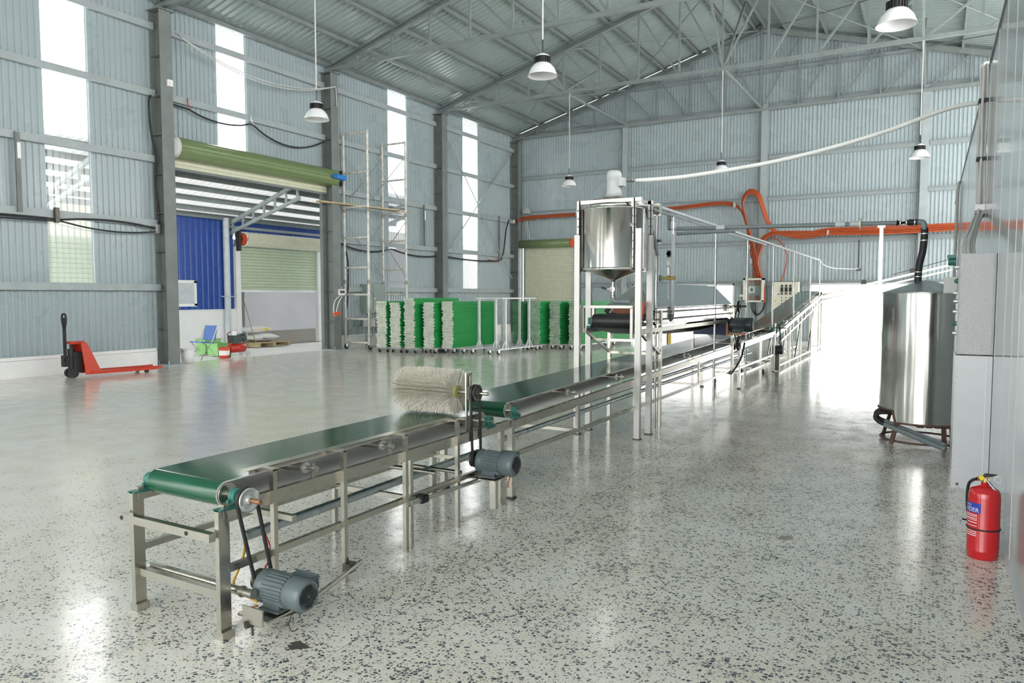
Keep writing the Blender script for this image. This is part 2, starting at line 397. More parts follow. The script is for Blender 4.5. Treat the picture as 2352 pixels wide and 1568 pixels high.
# floor: cast slabs with saw-cut joints over a darker bed
bed = MB().bb(XL, XR, -6, 27.4, -0.2, -0.012)
fl = struct('floor', bed, 'joint')
xs = [XL, -11.0, -6.65, -2.28, 1.1, XR]; ys = [-6, 0.2, 5.6, 11.0, 16.4, 21.8, 27.4]
for i in range(len(xs)-1):
    for j in range(len(ys)-1):
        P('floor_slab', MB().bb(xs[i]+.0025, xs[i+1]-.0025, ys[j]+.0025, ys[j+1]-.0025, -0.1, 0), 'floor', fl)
st = MB(); sp = []
for i in range(22):
    a = 2*PI*i/22; r = 0.05*(1+0.2*math.sin(3*a+1)+0.12*math.sin(7*a)+random.uniform(-.1, .1))
    sp.append((-2.47+r*math.cos(a)*1.0, 2.36+r*math.sin(a)*.75, 0.0005))
P('oil_stain', st.prism(sp, (0, 0, 0.001)), 'stain', fl, 'small dark oil stain under the first motor')

st2 = []
for i in range(18):
    a = 2*PI*i/18; r = .045*(1+.2*math.sin(2*a)+.15*math.sin(5*a+2))
    st2.append((-0.79+r*math.cos(a), 5.04+r*math.sin(a)*1.1, .0005))
P('floor_stain', MB().prism(st2, (0, 0, .001)), 'faint_stain', fl, 'faint olive grey stain on the open floor')

# ground outside
gnd = MB().bb(-60, 40, 27.4, 90, -0.3, -0.02).bb(-60, XL, -40, 27.4, -0.3, -0.02).bb(XL, 40, -40, -6, -0.3, -0.02).bb(XR, 40, -6, 27.4, -0.3, -0.02)
o = struct('ground', gnd, 'concrete')

# left wall --------------------------------------------------------
wl = struct('wall_left')
COLS = [5.4, 10.84, 16.2, 21.7, 27.0]
STR = [(2.9, 3.75), (8.32, 9.2), (12.45, 13.3), (19.02, 19.95), (23.4, 24.4)]
def wl_sheet(y0, y1, z0, z1): P('wall_sheet', rib_sheet(MB(), (XL, y1), (XL, y0), z0, z1, 0.125, 0.028, (1, 0)), 'sheet', wl)
edges = [-6.0]+COLS[:-1]+[27.35]
for b in range(5):
    y0, y1 = edges[b], edges[b+1]; s0, s1 = STR[b]
    lo = 4.75 if b == 2 else 0.0
    for ya, yb in ((y0, s0), (s1, y1)): wl_sheet(ya, yb, lo, 8.21)
    if b != 2: wl_sheet(s0, s1, 0.0, 1.86)
    p = rib_sheet(MB(), (XL, s1), (XL, s0), 1.8 if b != 2 else 4.75, 8.21, 0.125, 0.028, (1, 0))
    struct('window_%d' % (b+1), p, 'clear', 'tall strip of clear corrugated plastic in the left wall')
    for z in (1.78, 3.23, 4.67, 6.13, 7.6):
        if b == 2 and z < 5: continue
        P('girt', MB().chan((XL+.085, y0+.15, z), (XL+.085, y1-.15, z), .1, .15, .012, flip=-1), 'girt', wl)
for y in COLS:
    c = MB(); xf = XL+.40; y_ = y-.05 if y < 27 else 27.1
    c.bb(xf-.012, xf, y_-.15, y_+.15, 0.03, 7.95).bb(XL+.03, XL+.042, y_-.15, y_+.15, 0.03, 7.95).bb(XL+.042, xf-.012, y_-.006, y_+.006, 0.03, 7.95)
    z = .85
    while z < 7.8: c.bb(XL+.042, xf-.012, y_-.145, y_+.145, z-.006, z+.006); z += .87
    c.bb(XL+.0, xf+.06, y_-.2, y_+.2, 7.93, 7.95)
    cm = P('steel_column', c, 'column', wl)
    bp = MB().bb(XL+.02, xf+.1, y_-.22, y_+.22, 0.0, 0.03)
    for sx in (XL+.1, xf+.05):
        for sy in (-.18, .18): bp.cyl((sx, y_+sy, .03), (sx, y_+sy, .11), .016, n=8)
    P('base_plate', bp, 'girt', cm)
for k, (ya, yb) in enumerate(((-2.0, 10.55), (16.55, 21.3), (22.0, 26.8))):
    b = MB().bb(XL+.03, XL+.13, ya, yb, 0, .33).bb(XL+.03, XL+.115, ya, yb, .335, .40)
    struct('baseboard_left' if k == 0 else 'baseboard_left_%d' % (k+1), b, 'white')
# door jambs of the big loading door
P('door_frame', MB().bb(XL-.05, XL+.06, 15.95, 16.1, 0, 4.7).bb(XL-.05, XL+.06, 11.02, 11.1, 0, 4.7).bb(XL-.03, XL+.03, 11.02, 16.1, 4.68, 4.76), 'column', wl)
# slotted dark brackets, sensor box on the wall
def bracket(y, zt, zb):
    b = MB().bb(XL+.15, XL+.165, y-.05, y+.05, zb, zt).bb(XL+.16, XL+.20, y-.05, y-.035, zb, zt)
    P('bracket', b, 'column', wl); P('bracket_clip', MB().bb(XL+.165, XL+.19, y-.02, y+.045, zt-.5, zt-.2), 'lwhite', wl)
bracket(7.73, 4.72, 3.2); bracket(20.75, 4.7, 3.3)
P('sensor_box', MB().bb(XL+.41, XL+.47, 10.78, 10.90, 6.28, 6.42).cyl((XL+.47, 10.84, 6.35), (XL+.5, 10.84, 6.35), .045), 'lwhite', wl)

# back wall --------------------------------------------------------
YB = 27.35
wk = struct('wall_back')
def bk(x0, x1, z0, z1): P('wall_sheet', rib_sheet(MB(), (x0, YB), (x1, YB), z0, z1, 0.115, 0.026, (0, -1)), 'sheet_back', wk)
bk(XL, -15.03, 0, 8.25); bk(-15.03, -12.6, 3.6, 8.25); bk(-12.6, -10.1, 0, 8.25); bk(-10.1, -6.3, 1.96, 8.25)
bk(-6.3, -3.62, 0, 8.25); bk(-3.62, 2.6, 1.96, 8.25); bk(2.6, XR, 0, 8.25)
gz = lambda x, y: max(8.3, roofz(x)+(.045 if x < RX-2 else .062))
bk(XL, RX, 8.2, gz); bk(RX, XR, 8.2, gz)
bx = [-15.3, -10.43, -5.26, -.33, 4.4]
for i in range(4):
    for z in (2.03, 3.48, 5.0, 6.45, 8.22):
        xa, xb = bx[i]+.13, bx[i+1]-.13
        if i == 0 and z < 3.6: xa = -12.5
        P('girt', MB().chan((xa, YB-.085, z), (xb, YB-.085, z), .1, .15, .012, flip=1), 'girt', wk)
P('girt', MB().chan((-11.2, YB-.085, 9.45), (.3, YB-.085, 9.4), .1, .15, .012), 'girt', wk)
for x in bx[1:4]:
    c = MB().bb(x-.11, x+.11, YB-.24, YB-.23, 0, 8.25).bb(x-.11, x+.11, YB-.03, YB-.02, 0, 8.25).bb(x-.006, x+.006, YB-.23, YB-.03, 0, 8.25)
    P('steel_column', c, 'girt', wk)
for x0, x1 in ((-10.1, -6.3), (-3.62, 2.6)):
    f = MB().bb(x0-.06, x0, YB-.06, YB+.1, 0, 2.02).bb(x1, x1+.06, YB-.06, YB+.1, 0, 2.02).bb(x0-.06, x1+.06, YB-.06, YB+.1, 1.96, 2.02)
    P('opening_frame', f, 'white', wk)
P('opening_post', MB().bb(-6.05, -5.98, YB-.1, YB-.03, 0, 2.0), 'girt', wk)
P('cross_tie', MB().bb(-6.05, -5.35, YB-.12, YB-.06, 1.55, 1.63), 'white', wk)

# outdoor kerbs seen through the wide openings
P('kerb', MB().bb(-30, 30, 31.0, 31.15, -.02, .12), 'white', o); P('kerb', MB().bb(-30, 30, 34.0, 34.2, -.02, .25), 'white', o)

# ceiling ----------------------------------------------------------
ce = struct('ceiling')
def roof_sheet(x0, x1):
    mb = MB(); us = []; y = -6.3; pitch = .2
    while y < 27.9:
        for f, h in ((0, 0), (.55, 0), (.67, 1), (.88, 1)): us.append((y+f*pitch, h))
        y += pitch
    V = []
    for u, h in us:
        for x in (x0, x1): V.append((x, u, roofz(x)+.06+h*.035))
    mb.add(V, [(2*i, 2*i+1, 2*i+3, 2*i+2) for i in range(len(us)-1)])
    P('roof_sheet', mb, 'roof', ce)
roof_sheet(XL-.85, RX); roof_sheet(RX, XR+.85)
P('ridge_cap', MB().bar((RX-.2, 13, RZ+.02), (RX-.2, 13.001, RZ+.02), .01, .01).bb(RX-.22, RX+.22, -6, 27.9, RZ+.085, RZ+.1), 'roof', ce)
px_ = [XL+.2, -14.1, -12.8, -11.5, -10.2, -8.9, -7.6, -6.3, -5.62]
for x in px_:
    for xx in (x, 2*RX-x):
        P('purlin', MB().chan((xx, -6, roofz(xx)-.03), (xx, 27.7, roofz(xx)-.03), .07, .16, .012, flip=1 if xx < RX else -1), 'truss', ce)
# truss with its own members
TX = [-14.24+1.26*i for i in range(15)]
def make_truss(y):
    t = bpy.data.objects.new('roof_truss', None); COL.objects.link(t); t.parent = ce; t.location = (0, y, 0)
    zb = 8.08
    P('bottom_chord', MB().angle((XL+.15, y, zb), (XR-.15, y, zb), .1, .012).bar((XL+.15, y+.03, zb), (XR-.15, y+.03, zb), .012, .1), 'truss', t)
    for sx in (-1, 1):
        xe = XL+.1 if sx < 0 else XR-.1
        P('top_chord', MB().chan((xe, y, roofz(xe)-.16), (RX, y, roofz(RX)-.16), .13, .17, .014), 'truss', t)
    for x in TX: P('web_post', MB().bar((x, y, zb), (x, y, roofz(x)-.2), .055, .055), 'truss', t)
    for i in range(14):
        a, b = TX[i], TX[i+1]
        if (a+b)/2 < RX: P('web_brace', MB().bar((a, y+.02, roofz(a)-.2), (b, y+.02, zb), .05, .05), 'truss', t)
        else: P('web_brace', MB().bar((b, y+.02, roofz(b)-.2), (a, y+.02, zb), .05, .05), 'truss', t)
    return t
t0 = make_truss(10.84)
for y in (16.2, 21.7, 27.1):
    c = copy_tree(t0, ce); c.location = (0, y, 0)
# ties and struts between trusses
for x in (-10.44, -5.4, -.38):
    P('tie_bar', MB().bar((x, 21.7, 8.08), (x, 27.1, 8.15), .07, .07), 'truss', ce)
    P('strut', MB().bar((x, 21.7, 8.1), (x, 18.95, roofz(x)-.15), .06, .06), 'truss', ce)
    P('strut', MB().bar((x, 21.7, 8.1), (x, 24.4, roofz(x)-.15), .06, .06), 'truss', ce)
for (a, b) in (((-15.2, 27.0), (-10.4, 21.8)), ((-15.2, 21.8), (-10.4, 27.0)), ((-10.3, 27.0), (-5.5, 21.8)), ((-10.3, 21.8), (-5.5, 27.0)), ((-5.4, 27.0), (-.6, 21.8)), ((-5.4, 21.8), (-.6, 27.0)), ((-.5, 27.0), (4.3, 21.8)), ((-.5, 21.8), (4.3, 27.0))):
    P('bracing_rod', MB().cyl((a[0], a[1], roofz(a[0])-.2), (b[0], b[1], roofz(b[0])-.2), .022, n=6), 'truss', ce)
# cross bracing on the wall of the last bay
for a, b in (((22.0, 3.1), (26.8, 7.5)), ((22.0, 7.3), (26.8, 2.3))):
    P('bracing_rod', MB().cyl((XL+.2, a[0], a[1]), (XL+.2, b[0], b[1]), .022, n=6), 'girt', wl)

# right partition wall ---------------------------------------------
WX = 0.45; WT = 3.95
wr = struct('wall_right')
sy = [22.4]
for s in (17.5, 13.7, 10.05, 9.0, 7.9, 6.98, 6.17, 5.62, 5.2, 4.1, 3.0, 1.9, .8, -.3, -2.0): sy.append(s)
for i in range(len(sy)-1):
    P('wall_panel', MB().bb(WX, WX+.1, sy[i+1]+.004, sy[i]-.004, .0, WT), 'panel', wr)
    P('panel_seam', MB().bb(WX-.0025, WX+.004, sy[i+1]-.006, sy[i+1]+.006, .0, WT-.01), 'seam', wr)
P('end_panel', MB().bb(WX+.1, XR, 22.3, 22.4, 0, WT), 'panel', wr)
P('top_trim', MB().bb(WX-.012, WX+.12, -2, 22.4, WT, WT+.02), 'column', wr)
P('floor_trim', MB().bb(WX-.02, WX, -2, 7.08, 0, .03).bb(WX-.02, WX, 7.82, 22.4, 0, .03), 'seam', wr)

# unseen front wall behind the camera; wide door and clear strips added for light
wf = struct('wall_front')
YF = -6.0
def fr(x0, x1, z0, z1): P('wall_sheet', rib_sheet(MB(), (x1, YF), (x0, YF), z0, z1, 0.125, 0.028, (0, 1)), 'sheet_back', wf)
fr(XL, -14.6, 0, 8.2); fr(-12.8, -9.6, 0, 8.2); fr(-7.8, -5.4, 0, 8.2); fr(-5.4, 3.2, 6.0, 8.2); fr(3.2, XR, 0, 8.2)
fr(XL, RX, 8.2, gz); fr(RX, XR, 8.2, gz)
for i, x in enumerate((-14.6, -9.6)): struct('window_%d' % (6+i), rib_sheet(MB(), (x+1.8, YF), (x, YF), 0.4, 8.2, .125, .028, (0, 1)), 'clear', 'clear corrugated strip added for light in the unseen front wall')

# =================================================================== DOORS
def slats(mb, x, y0, y1, z0, z1, pitch, d, axis='y'):
    n = int((z1-z0)/pitch)
    prof = []
    for i in range(n):
        for f, h in ((0, 0), (.08, 1), (.5, 1.25), (.92, 1), (.999, 0)): prof.append((z0+(i+f)*pitch, h*d))
    prof.append((z1, 0)); V = []
    for z, h in prof:
        if axis == 'y': V += [(x+h, y0, z), (x+h, y1, z)]
        else: V += [(y0, x-h, z), (y1, x-h, z)]
    return mb.add(V, [(2*i, 2*i+1, 2*i+3, 2*i+2) if axis == 'y' else (2*i, 2*i+2, 2*i+3, 2*i+1) for i in range(len(prof)-1)])
# door_1 rolled-up loading door
d1 = struct('door_1', loc=(XL+.27, 13.5, 4.98))
P('shutter_roll', MB().lathe((XL+.3, 11.05, 4.98), (0, 1, 0), [(0, 0), (.23, 0), (.23, 5.15), (0, 5.15)], n=36, smooth=False, wob=lambda i: 1+(.045 if i % 4 else 0)), 'roll_green', d1)
P('shutter_curtain', slats(MB(), XL+.1, 11.08, 16.08, 4.55, 5.0, .09, .015), 'roll_cream', d1)
P('bottom_rail', MB().bb(XL+.07, XL+.13, 11.08, 16.08, 4.5, 4.56), 'column', d1)
P('end_cover', MB().lathe((XL+.3, 10.93, 4.98), (0, 1, 0), [(0, 0), (.2, 0), (.25, .04), (.25, .1), (.2, .14)], n=20), 'grey_cable', d1)
P('drive_motor', MB().cyl((XL+.62, 15.9, 4.98), (XL+.62, 16.3, 4.98), .075, n=14).cyl((XL+.62, 15.84, 4.98), (XL+.62, 15.9, 4.98), .055, n=14).bb(XL+.5, XL+.62, 16.2, 16.3, 4.9, 5.05), 'bluebright', d1)
P('drive_bracket', MB().bb(XL+.2, XL+.5, 16.3, 16.34, 4.75, 5.2).cyl((XL+.3, 16.24, 4.98), (XL+.3, 16.3, 4.98), .16, n=16).cyl((XL+.3, 16.34, 4.98), (XL+.3, 16.4, 4.98), .12, n=16), 'dark_steel', d1)
# door_3 roller shutter in the back wall
d3 = struct('door_3', loc=(-13.8, YB, 0))
P('shutter_curtain', slats(MB(), YB-.06, -14.85, -12.62, 0, 3.62, .085, .014, 'x'), 'roll_cream', d3)
P('shutter_roll', MB().lathe((-15.02, YB-.25, 3.72), (1, 0, 0), [(0, 0), (.17, 0), (.17, 2.35), (0, 2.35)], n=24), 'roll_green', d3)
P('end_cap', MB().cyl((-12.67, YB-.25, 3.72), (-12.62, YB-.25, 3.72), .18, n=20), 'bucket_red', d3)
P('guide_rail', MB().bb(-14.95, -14.85, YB-.12, YB-.03, 0, 3.6), 'girt', d3); P('guide_rail', MB().bb(-12.62, -12.54, YB-.12, YB-.03, 0, 3.6), 'girt', d3)

# =================================================================== PASSAGE AND NEXT BUILDING (left of the loading door)
BX = -18.5
an = struct('wall_annex')
P('plinth', MB().bb(BX-.2, BX, 6, 15.45, 0, 1.19).bb(BX-.2, BX, 18.95, 22, 0, 1.19), 'white', an)
P('blue_sheet', rib_sheet(MB(), (BX+.01, 15.35), (BX+.01, 12.9), 1.19, 3.85, .19, .035, (1, 0)), 'blue', an)
P('blue_sheet', rib_sheet(MB(), (BX+.01, 22), (BX+.01, 19.05), 1.19, 3.85, .19, .035, (1, 0)), 'blue', an)
P('blue_sheet', rib_sheet(MB(), (BX+.01, 19.05), (BX+.01, 15.35), 3.55, 3.85, .19, .035, (1, 0)), 'blue', an)
P('door_post', MB().bb(BX-.1, BX+.06, 15.4, 15.58, 0, 3.1), 'white', an); P('door_post', MB().bb(BX-.1, BX+.06, 18.85, 19.02, 0, 3.1), 'white', an)
P('lintel', MB().bb(BX-.1, BX+.05, 15.4, 19.02, 3.08, 3.16).bb(BX+.02, BX+.08, 15.1, 19.0, 3.62, 3.7), 'girt', an)
w = P('annex_window', MB().bb(BX+.0, BX+.06, 13.0, 13.08, 1.3, 2.02).bb(BX, BX+.06, 13.92, 14.0, 1.3, 2.02).bb(BX, BX+.06, 13.0, 14.0, 1.28, 1.36).bb(BX, BX+.06, 13.0, 14.0, 1.95, 2.03), 'white', an)
P('frosted_pane', MB().bb(BX+.048, BX+.055, 13.08, 13.92, 1.36, 1.95), 'pvc_light', w)
P('drain_pipe', MB().cyl((BX+.14, 15.0, 0), (BX+.14, 15.0, 3.9), .09, n=14).bb(BX+.05, BX+.25, 14.85, 15.15, 1.55, 1.58), 'pvc_light', an)
P('pale_shutter', slats(MB(), BX, 8.6, 12.9, 1.19, 3.05, .12, .016), 'roll_pale', an)
P('pale_header', MB().bb(BX-.1, BX+.05, 6, 12.9, 3.05, 3.85).bb(BX-.1, BX+.05, 6, 8.6, 1.19, 3.05), 'cream', an)
d2 = struct('door_2', loc=(BX, 17.2, 1.8))
P('shutter_curtain', slats(MB(), BX-.02, 15.58, 18.85, 1.76, 3.1, .095, .016), 'roll_pale', d2)
P('bottom_rail', MB().bb(BX-.04, BX+.02, 15.58, 18.85, 1.7, 1.77), 'white', d2)
P('shutter_roll', MB().lathe((BX+.2, 15.62, 3.3), (0, 1, 0), [(0, 0), (.2, 0), (.2, 3.4), (0, 3.4)], n=32, smooth=False, wob=lambda i: 1+(.05 if i % 4 else 0)), 'roll_cream', d2)
P('end_cap', MB().cyl((BX+.2, 15.56, 3.3), (BX+.2, 15.62, 3.3), .17, n=20), 'bucket_red', d2)
P('roll_rim', MB().tube([(BX+.2+.21*math.cos(a*PI/10), 15.58, 3.3+.21*math.sin(a*PI/10)) for a in range(20)], .02, 6, True), 'lwhite', d2)
P('roll_bracket', MB().bb(BX+.03, BX+.2, 15.42, 15.5, 2.95, 3.6).cyl((BX+.2, 15.45, 3.3), (BX+.2, 15.6, 3.3), .03), 'dark_steel', d2)
# room seen under the half-raised shutter
rm = struct('wall_annex_room')
P('back_wall', MB().bb(-26.1, -26, 13, 30, 0, 4), 'room_wall', rm); P('side_wall', MB().bb(-26, BX-.2, 29.9, 30, 0, 4), 'room_wall', rm)
P('side_wall', MB().bb(-26, BX-.2, 13.0, 13.1, 0, 4), 'room_wall', rm); P('room_roof', MB().bb(-26.1, BX-.1, 13, 30, 4.1, 4.2), 'canopy', rm)
P('room_floor', MB().bb(-26, BX-.05, 13, 30, -.019, .002), 'room_floor', rm)
P('room_post', MB().bb(-23.0, -22.8, 19.2, 19.4, .002, 4.0), 'column', rm); P('room_post', MB().bb(-23.0, -22.8, 26.6, 26.8, .002, 4.0), 'column', rm)
P('room_sheet', rib_sheet(MB(), (-25.95, 29.8), (-25.95, 13.2), 2.0, 3.95, .2, .035, (1, 0)), 'sheet', rm)
# canopy over the passage
ca = struct('ceiling_canopy')
def canz(x): return 3.85+(x-BX)*.34
mb = MB(); V = []; y = 8.3; us = []
while y < 21.9:
    for f, h in ((0, 0), (.5, 0), (.65, 1), (.88, 1)): us.append((y+f*.2, h))
    y += .2
for u, h in us:
    for x in (BX-.1, XL-.06): V.append((x, u, canz(x)+.08+h*.035))
mb.add(V, [(2*i, 2*i+1, 2*i+3, 2*i+2) for i in range(len(us)-1)])
P('canopy_sheet', mb, 'canopy', ca)
for x in (-15.75, -16.3, -16.85, -17.4, -17.95, -18.35): P('canopy_purlin', MB().chan((x, 8.3, canz(x)), (x, 21.9, canz(x)), .06, .14, .012), 'truss', ca)
for y in (9.6, 15.2, 20.2):
    t = MB().bar((BX, y, canz(BX)-.12), (XL-.06, y, canz(XL)-.12), .08, .1).bar((BX, y, canz(BX)-.4), (XL-.06, y, canz(XL)-.55), .08, .08)
    for i in range(7):
        x = BX+.2+i*.45; t.bar((x, y, canz(x)-.12), (x, y, canz(BX)-.4-(x-BX)/3*-.87-.0), .05, .05)
    P('canopy_truss', t, 'girt', ca)

# folding chair ------------------------------------------------------
ch = thing('folding_chair', 'blue folding chair with metal legs, standing beyond the loading door', 'chair', (-15.72, 12.05, 0))
cx, cy = -15.78, 12.12
def CQ(f, w, z): return (cx+w*.997+f*.08, cy-f*.997+w*.08, z)   # f forwards, w sideways
CR = Matrix.Rotation(-PI/2+.08, 3, 'Z')
P('seat', MB().box(CQ(.03, 0, .43), (.40, .40, .035), R=CR@Matrix.Rotation(math.radians(-6), 3, 'Y')), 'seatblue', ch)
P('backrest', MB().box(CQ(-.235, 0, .655), (.03, .40, .38), R=CR@Matrix.Rotation(math.radians(-14), 3, 'Y')), 'seatblue', ch)
for s in (-1, 1):
    w = s*.21
    P('leg', MB().tube([CQ(.27, w, 0.01), CQ(-.1, w, .46), CQ(-.28, w, .84)], .012, 6), 'steel', ch)
    P('leg', MB().tube([CQ(-.30, w, 0.01), CQ(.16, w, .42)], .012, 6), 'steel', ch)
for q in (.2, -.22): P('stretcher', MB().cyl(CQ(q, -.21, .1), CQ(q, .21, .1), .01, n=6), 'steel', ch)

# air compressor -----------------------------------------------------
ac = thing('air_compressor', 'red air compressor on small wheels with a dark pump head', 'compressor', (-15.65, 13.0, 0))
ax, ay = -15.65, 13.05
P('tank', MB().lathe((ax, ay-.33, .24), (0, 1, 0), [(0, .06), (.08, .07), (.12, .11), (.12, .53), (.08, .57), (0, .58)], n=18), 'comp_red', ac)
pm = P('pump', MB().bb(ax-.10, ax+.10, ay-.2, ay+.06, .37, .57).lathe((ax, ay+.05, .5), (0, 1, 0), [(0, 0), (.1, .0), (.11, .16), (.08, .2), (0, .2)], n=16), 'motor_dark', ac)
P('cylinder_head', MB().bb(ax-.06, ax+.06, ay-.2, ay-.06, .55, .68), 'alu', pm)
P('handle', MB().tube([(ax, ay-.28, .36), (ax, ay-.3, .62), (ax, ay-.2, .66)], .015, 6), 'comp_red', ac)
P('hose_coil', MB().tube([(ax+.02, ay+.18+.14*math.cos(t*.6), .56+.12*math.sin(t*.6)+t*.001) for t in range(24)], .012, 6), 'grey_cable', ac)
for s in (-1, 1): P('wheel', MB().cyl((ax+s*.12, ay+.24, .075), (ax+s*.15, ay+.24, .075), .075, n=14), 'grey_cable', ac)
P('foot', MB().cyl((ax, ay-.25, 0), (ax, ay-.25, .12), .03, n=8), 'black', ac)

# tubs and buckets -----------------------------------------------------
def tub(x, y, w, l, h, m, label):
    t = thing('plastic_tub', label, 'tub', (x, y, 0))
    b = MB(); k = .88
    o = [(-w/2*k, -l/2*k, 0), (w/2*k, -l/2*k, 0), (w/2*k, l/2*k, 0), (-w/2*k, l/2*k, 0), (-w/2, -l/2, h), (w/2, -l/2, h), (w/2, l/2, h), (-w/2, l/2, h)]
    b.add([(x+p[0], y+p[1], p[2]+.002) for p in o], [(3, 2, 1, 0), (0, 1, 5, 4), (1, 2, 6, 5), (2, 3, 7, 6), (3, 0, 4, 7)])
    P('tub_body', b, m, t)
    P('rim', MB().bb(x-w/2-.015, x+w/2+.015, y-l/2-.015, y-l/2+.005, h-.03, h).bb(x-w/2-.015, x+w/2+.015, y+l/2-.005, y+l/2+.015, h-.03, h).bb(x-w/2-.015, x-w/2+.005, y-l/2, y+l/2, h-.03, h).bb(x+w/2-.005, x+w/2+.015, y-l/2, y+l/2, h-.03, h), m, t)
tub(-16.45, 13.15, .45, .5, .34, 'lime', 'lime green plastic tub behind the red air compressor')
tub(-17.1, 13.3, .4, .5, .42, 'lime', 'taller lime green tub against the white plinth, behind the compressor')
def bucket(x, y, r, h, m, label, band=None):
    t = thing('bucket', label, 'bucket', (x, y, 0))
    P('bucket_body', MB().lathe((x, y, .002), (0, 0, 1), [(0, 0), (r*.85, 0), (r, h), (r*.93, h), (r*.8, .03), (0, .03)], n=18), m, t)
    P('handle', MB().tube([(x-r, y, h-.02), (x-r*.6, y-r*.7, h-.05), (x, y-r*1.05, h-.07), (x+r*.6, y-r*.7, h-.05), (x+r, y, h-.02)], .006, 5, sm=3), 'steel', t)
    if band: P('paint_band', MB().lathe((x, y, .08), (0, 0, 1), [(r*.9, 0), (r*.965, .12)], n=18), band, t)
bucket(-15.62, 12.62, .14, .28, 'bucket_red', 'red and white bucket in front of the lime green tub', 'lwhite')
bucket(-15.35, 11.35, .16, .34, 'white', 'white bucket at the foot of the first column by the loading door')
# stick leaning by the column
solo('broom_stick', MB().tube([(-15.65, 11.25, .01), (-15.6, 11.2, 1.0)], .014, 6), 'dark_steel', 'thin dark stick leaning beside the first column at the loading door', 'stick')
# pallet and sacks
pa = thing('wooden_pallet', 'pale wooden pallet carrying two sacks in front of the half-raised shutter', 'pallet', (BX+.1, 16.3, 0))
for i in range(5): P('deck_board', MB().bb(BX-.5+i*.24, BX-.5+i*.24+.16, 15.7, 17.0, .12, .145), 'plank', pa)
for y in (15.75, 16.35, 16.95): P('stringer', MB().bb(BX-.5, BX+.62, y-.05, y+.05, .002, .12), 'plank', pa)
def sack(x, y, z, rz, l, w, h, label):
    t = thing('sack', label, 'sack', (x, y, z))
    b = MB(); n = 10; V = []; k = 9
    for i in range(k):
        u = -1+2*i/(k-1); f = max(.12, (1-abs(u)**3.5)); 
        for j in range(n):
            a = 2*PI*j/n; yy = math.cos(a)*w/2*(.75+.25*f); zz = math.sin(a)*h/2*f
            p = Matrix.Rotation(rz, 3, 'Z')@Vector((u*l/2, yy, 0)); V.append((x+p.x, y+p.y, z+h/2+zz))
    b.add(V, [(i*n+j, (i+1)*n+j, (i+1)*n+(j+1) % n, i*n+(j+1) % n) for i in range(k-1) for j in range(n)]+[tuple(range(n)), tuple(range(k*n-1, (k-1)*n-1, -1))], True)
    P('sack_body', b, 'sack', t)
    return t
s = sack(BX+.1, 16.25, .146, 1.5, 1.15, .65, .27, 'white printed sack lying on the wooden pallet, under the other sack')
P('print_panel', MB().box((BX+.1+.30, 16.3, .27), (.012, .42, .06)), 'lblue', s)
s = sack(BX+.05, 16.05, .42, 1.62, 1.05, .6, .24, 'white sack with orange print on top of the lower sack')
P('print_panel', MB().box((BX+.05+.28, 16.1, .54), (.012, .55, .06)), 'yellow', s)
solo('broom', MB().tube([(BX+.5, 15.75, .0), (BX+.12, 15.6, 1.5)], .014, 6).bb(BX+.38, BX+.62, 15.72, 15.78, .0, .1), 'plank', 'wooden broom leaning on the white door post by the pallet', 'broom')

# =================================================================== PENDANT LAMPS
def make_lamp():
    t = thing('pendant_lamp', 'x', 'lamp', (0, 0, 0), 'high bay pendant lamps')
    P('shade', MB().lathe((0, 0, 0), (0, 0, 1), [(.245, 0), (.235, .02), (.20, .11), (.15, .17), (.115, .2), (.11, .2), (.145, .165), (.195, .105), (.232, .02), (.24, .002), (.245, 0)], n=32), 'lamp_shade', t)
    P('reflector_plate', MB().cyl((0, 0, .165), (0, 0, .18), .14, n=24), 'lwhite', t)
    hs = MB().cyl((0, 0, .2), (0, 0, .3), .105, n=24)
    for i in range(20):
        a = 2*PI*i/20; hs.box((math.cos(a)*.115, math.sin(a)*.115, .25), (.03, .008, .1), a)
    P('heat_sink', hs, 'black', t)
    P('cap', MB().lathe((0, 0, .3), (0, 0, 1), [(.12, 0), (.11, .02), (.05, .05), (.015, .07), (0, .07)], n=20), 'lamp_shade', t)
    chn = MB()
    for i in range(6):
        z = .375+i*.035
        chn.tube([(.012*math.cos(a*PI/4)*(1 if i % 2 else 0), .012*math.cos(a*PI/4)*(0 if i % 2 else 1), z+.022*math.sin(a*PI/4)) for a in range(8)], .004, 4, True)
    P('chain', chn, 'black', t)
    P('hanging_rod', MB().cyl((0, 0, .58), (0, 0, 3.0), .014, n=8), 'grey_cable', t)
    return t
LAMPS = [(-10.57, 10.84, 5.03, 'white pendant lamp with black collar in front of the rolled-up loading door'),
         (-5.6, 10.84, 5.15, 'white pendant lamp with black collar at upper middle, right of the loading door one'),
         (-.50, 10.84, 5.05, 'big white pendant lamp cut by the top edge of the picture'),
         (-10.24, 21.7, 5.1, 'small far pendant lamp to the left above the back roller shutter'),
         (-5.4, 21.7, 5.14, 'small far pendant lamp partly hidden by the white hose'),
         (-.38, 21.7, 5.1, 'far pendant lamp hanging near the right partition wall')]
lp = make_lamp()
for i, (x, y, z, lb) in enumerate(LAMPS):
    c = lp if i == 0 else copy_tree(lp); c.location = (x, y, z); c['label'] = lb

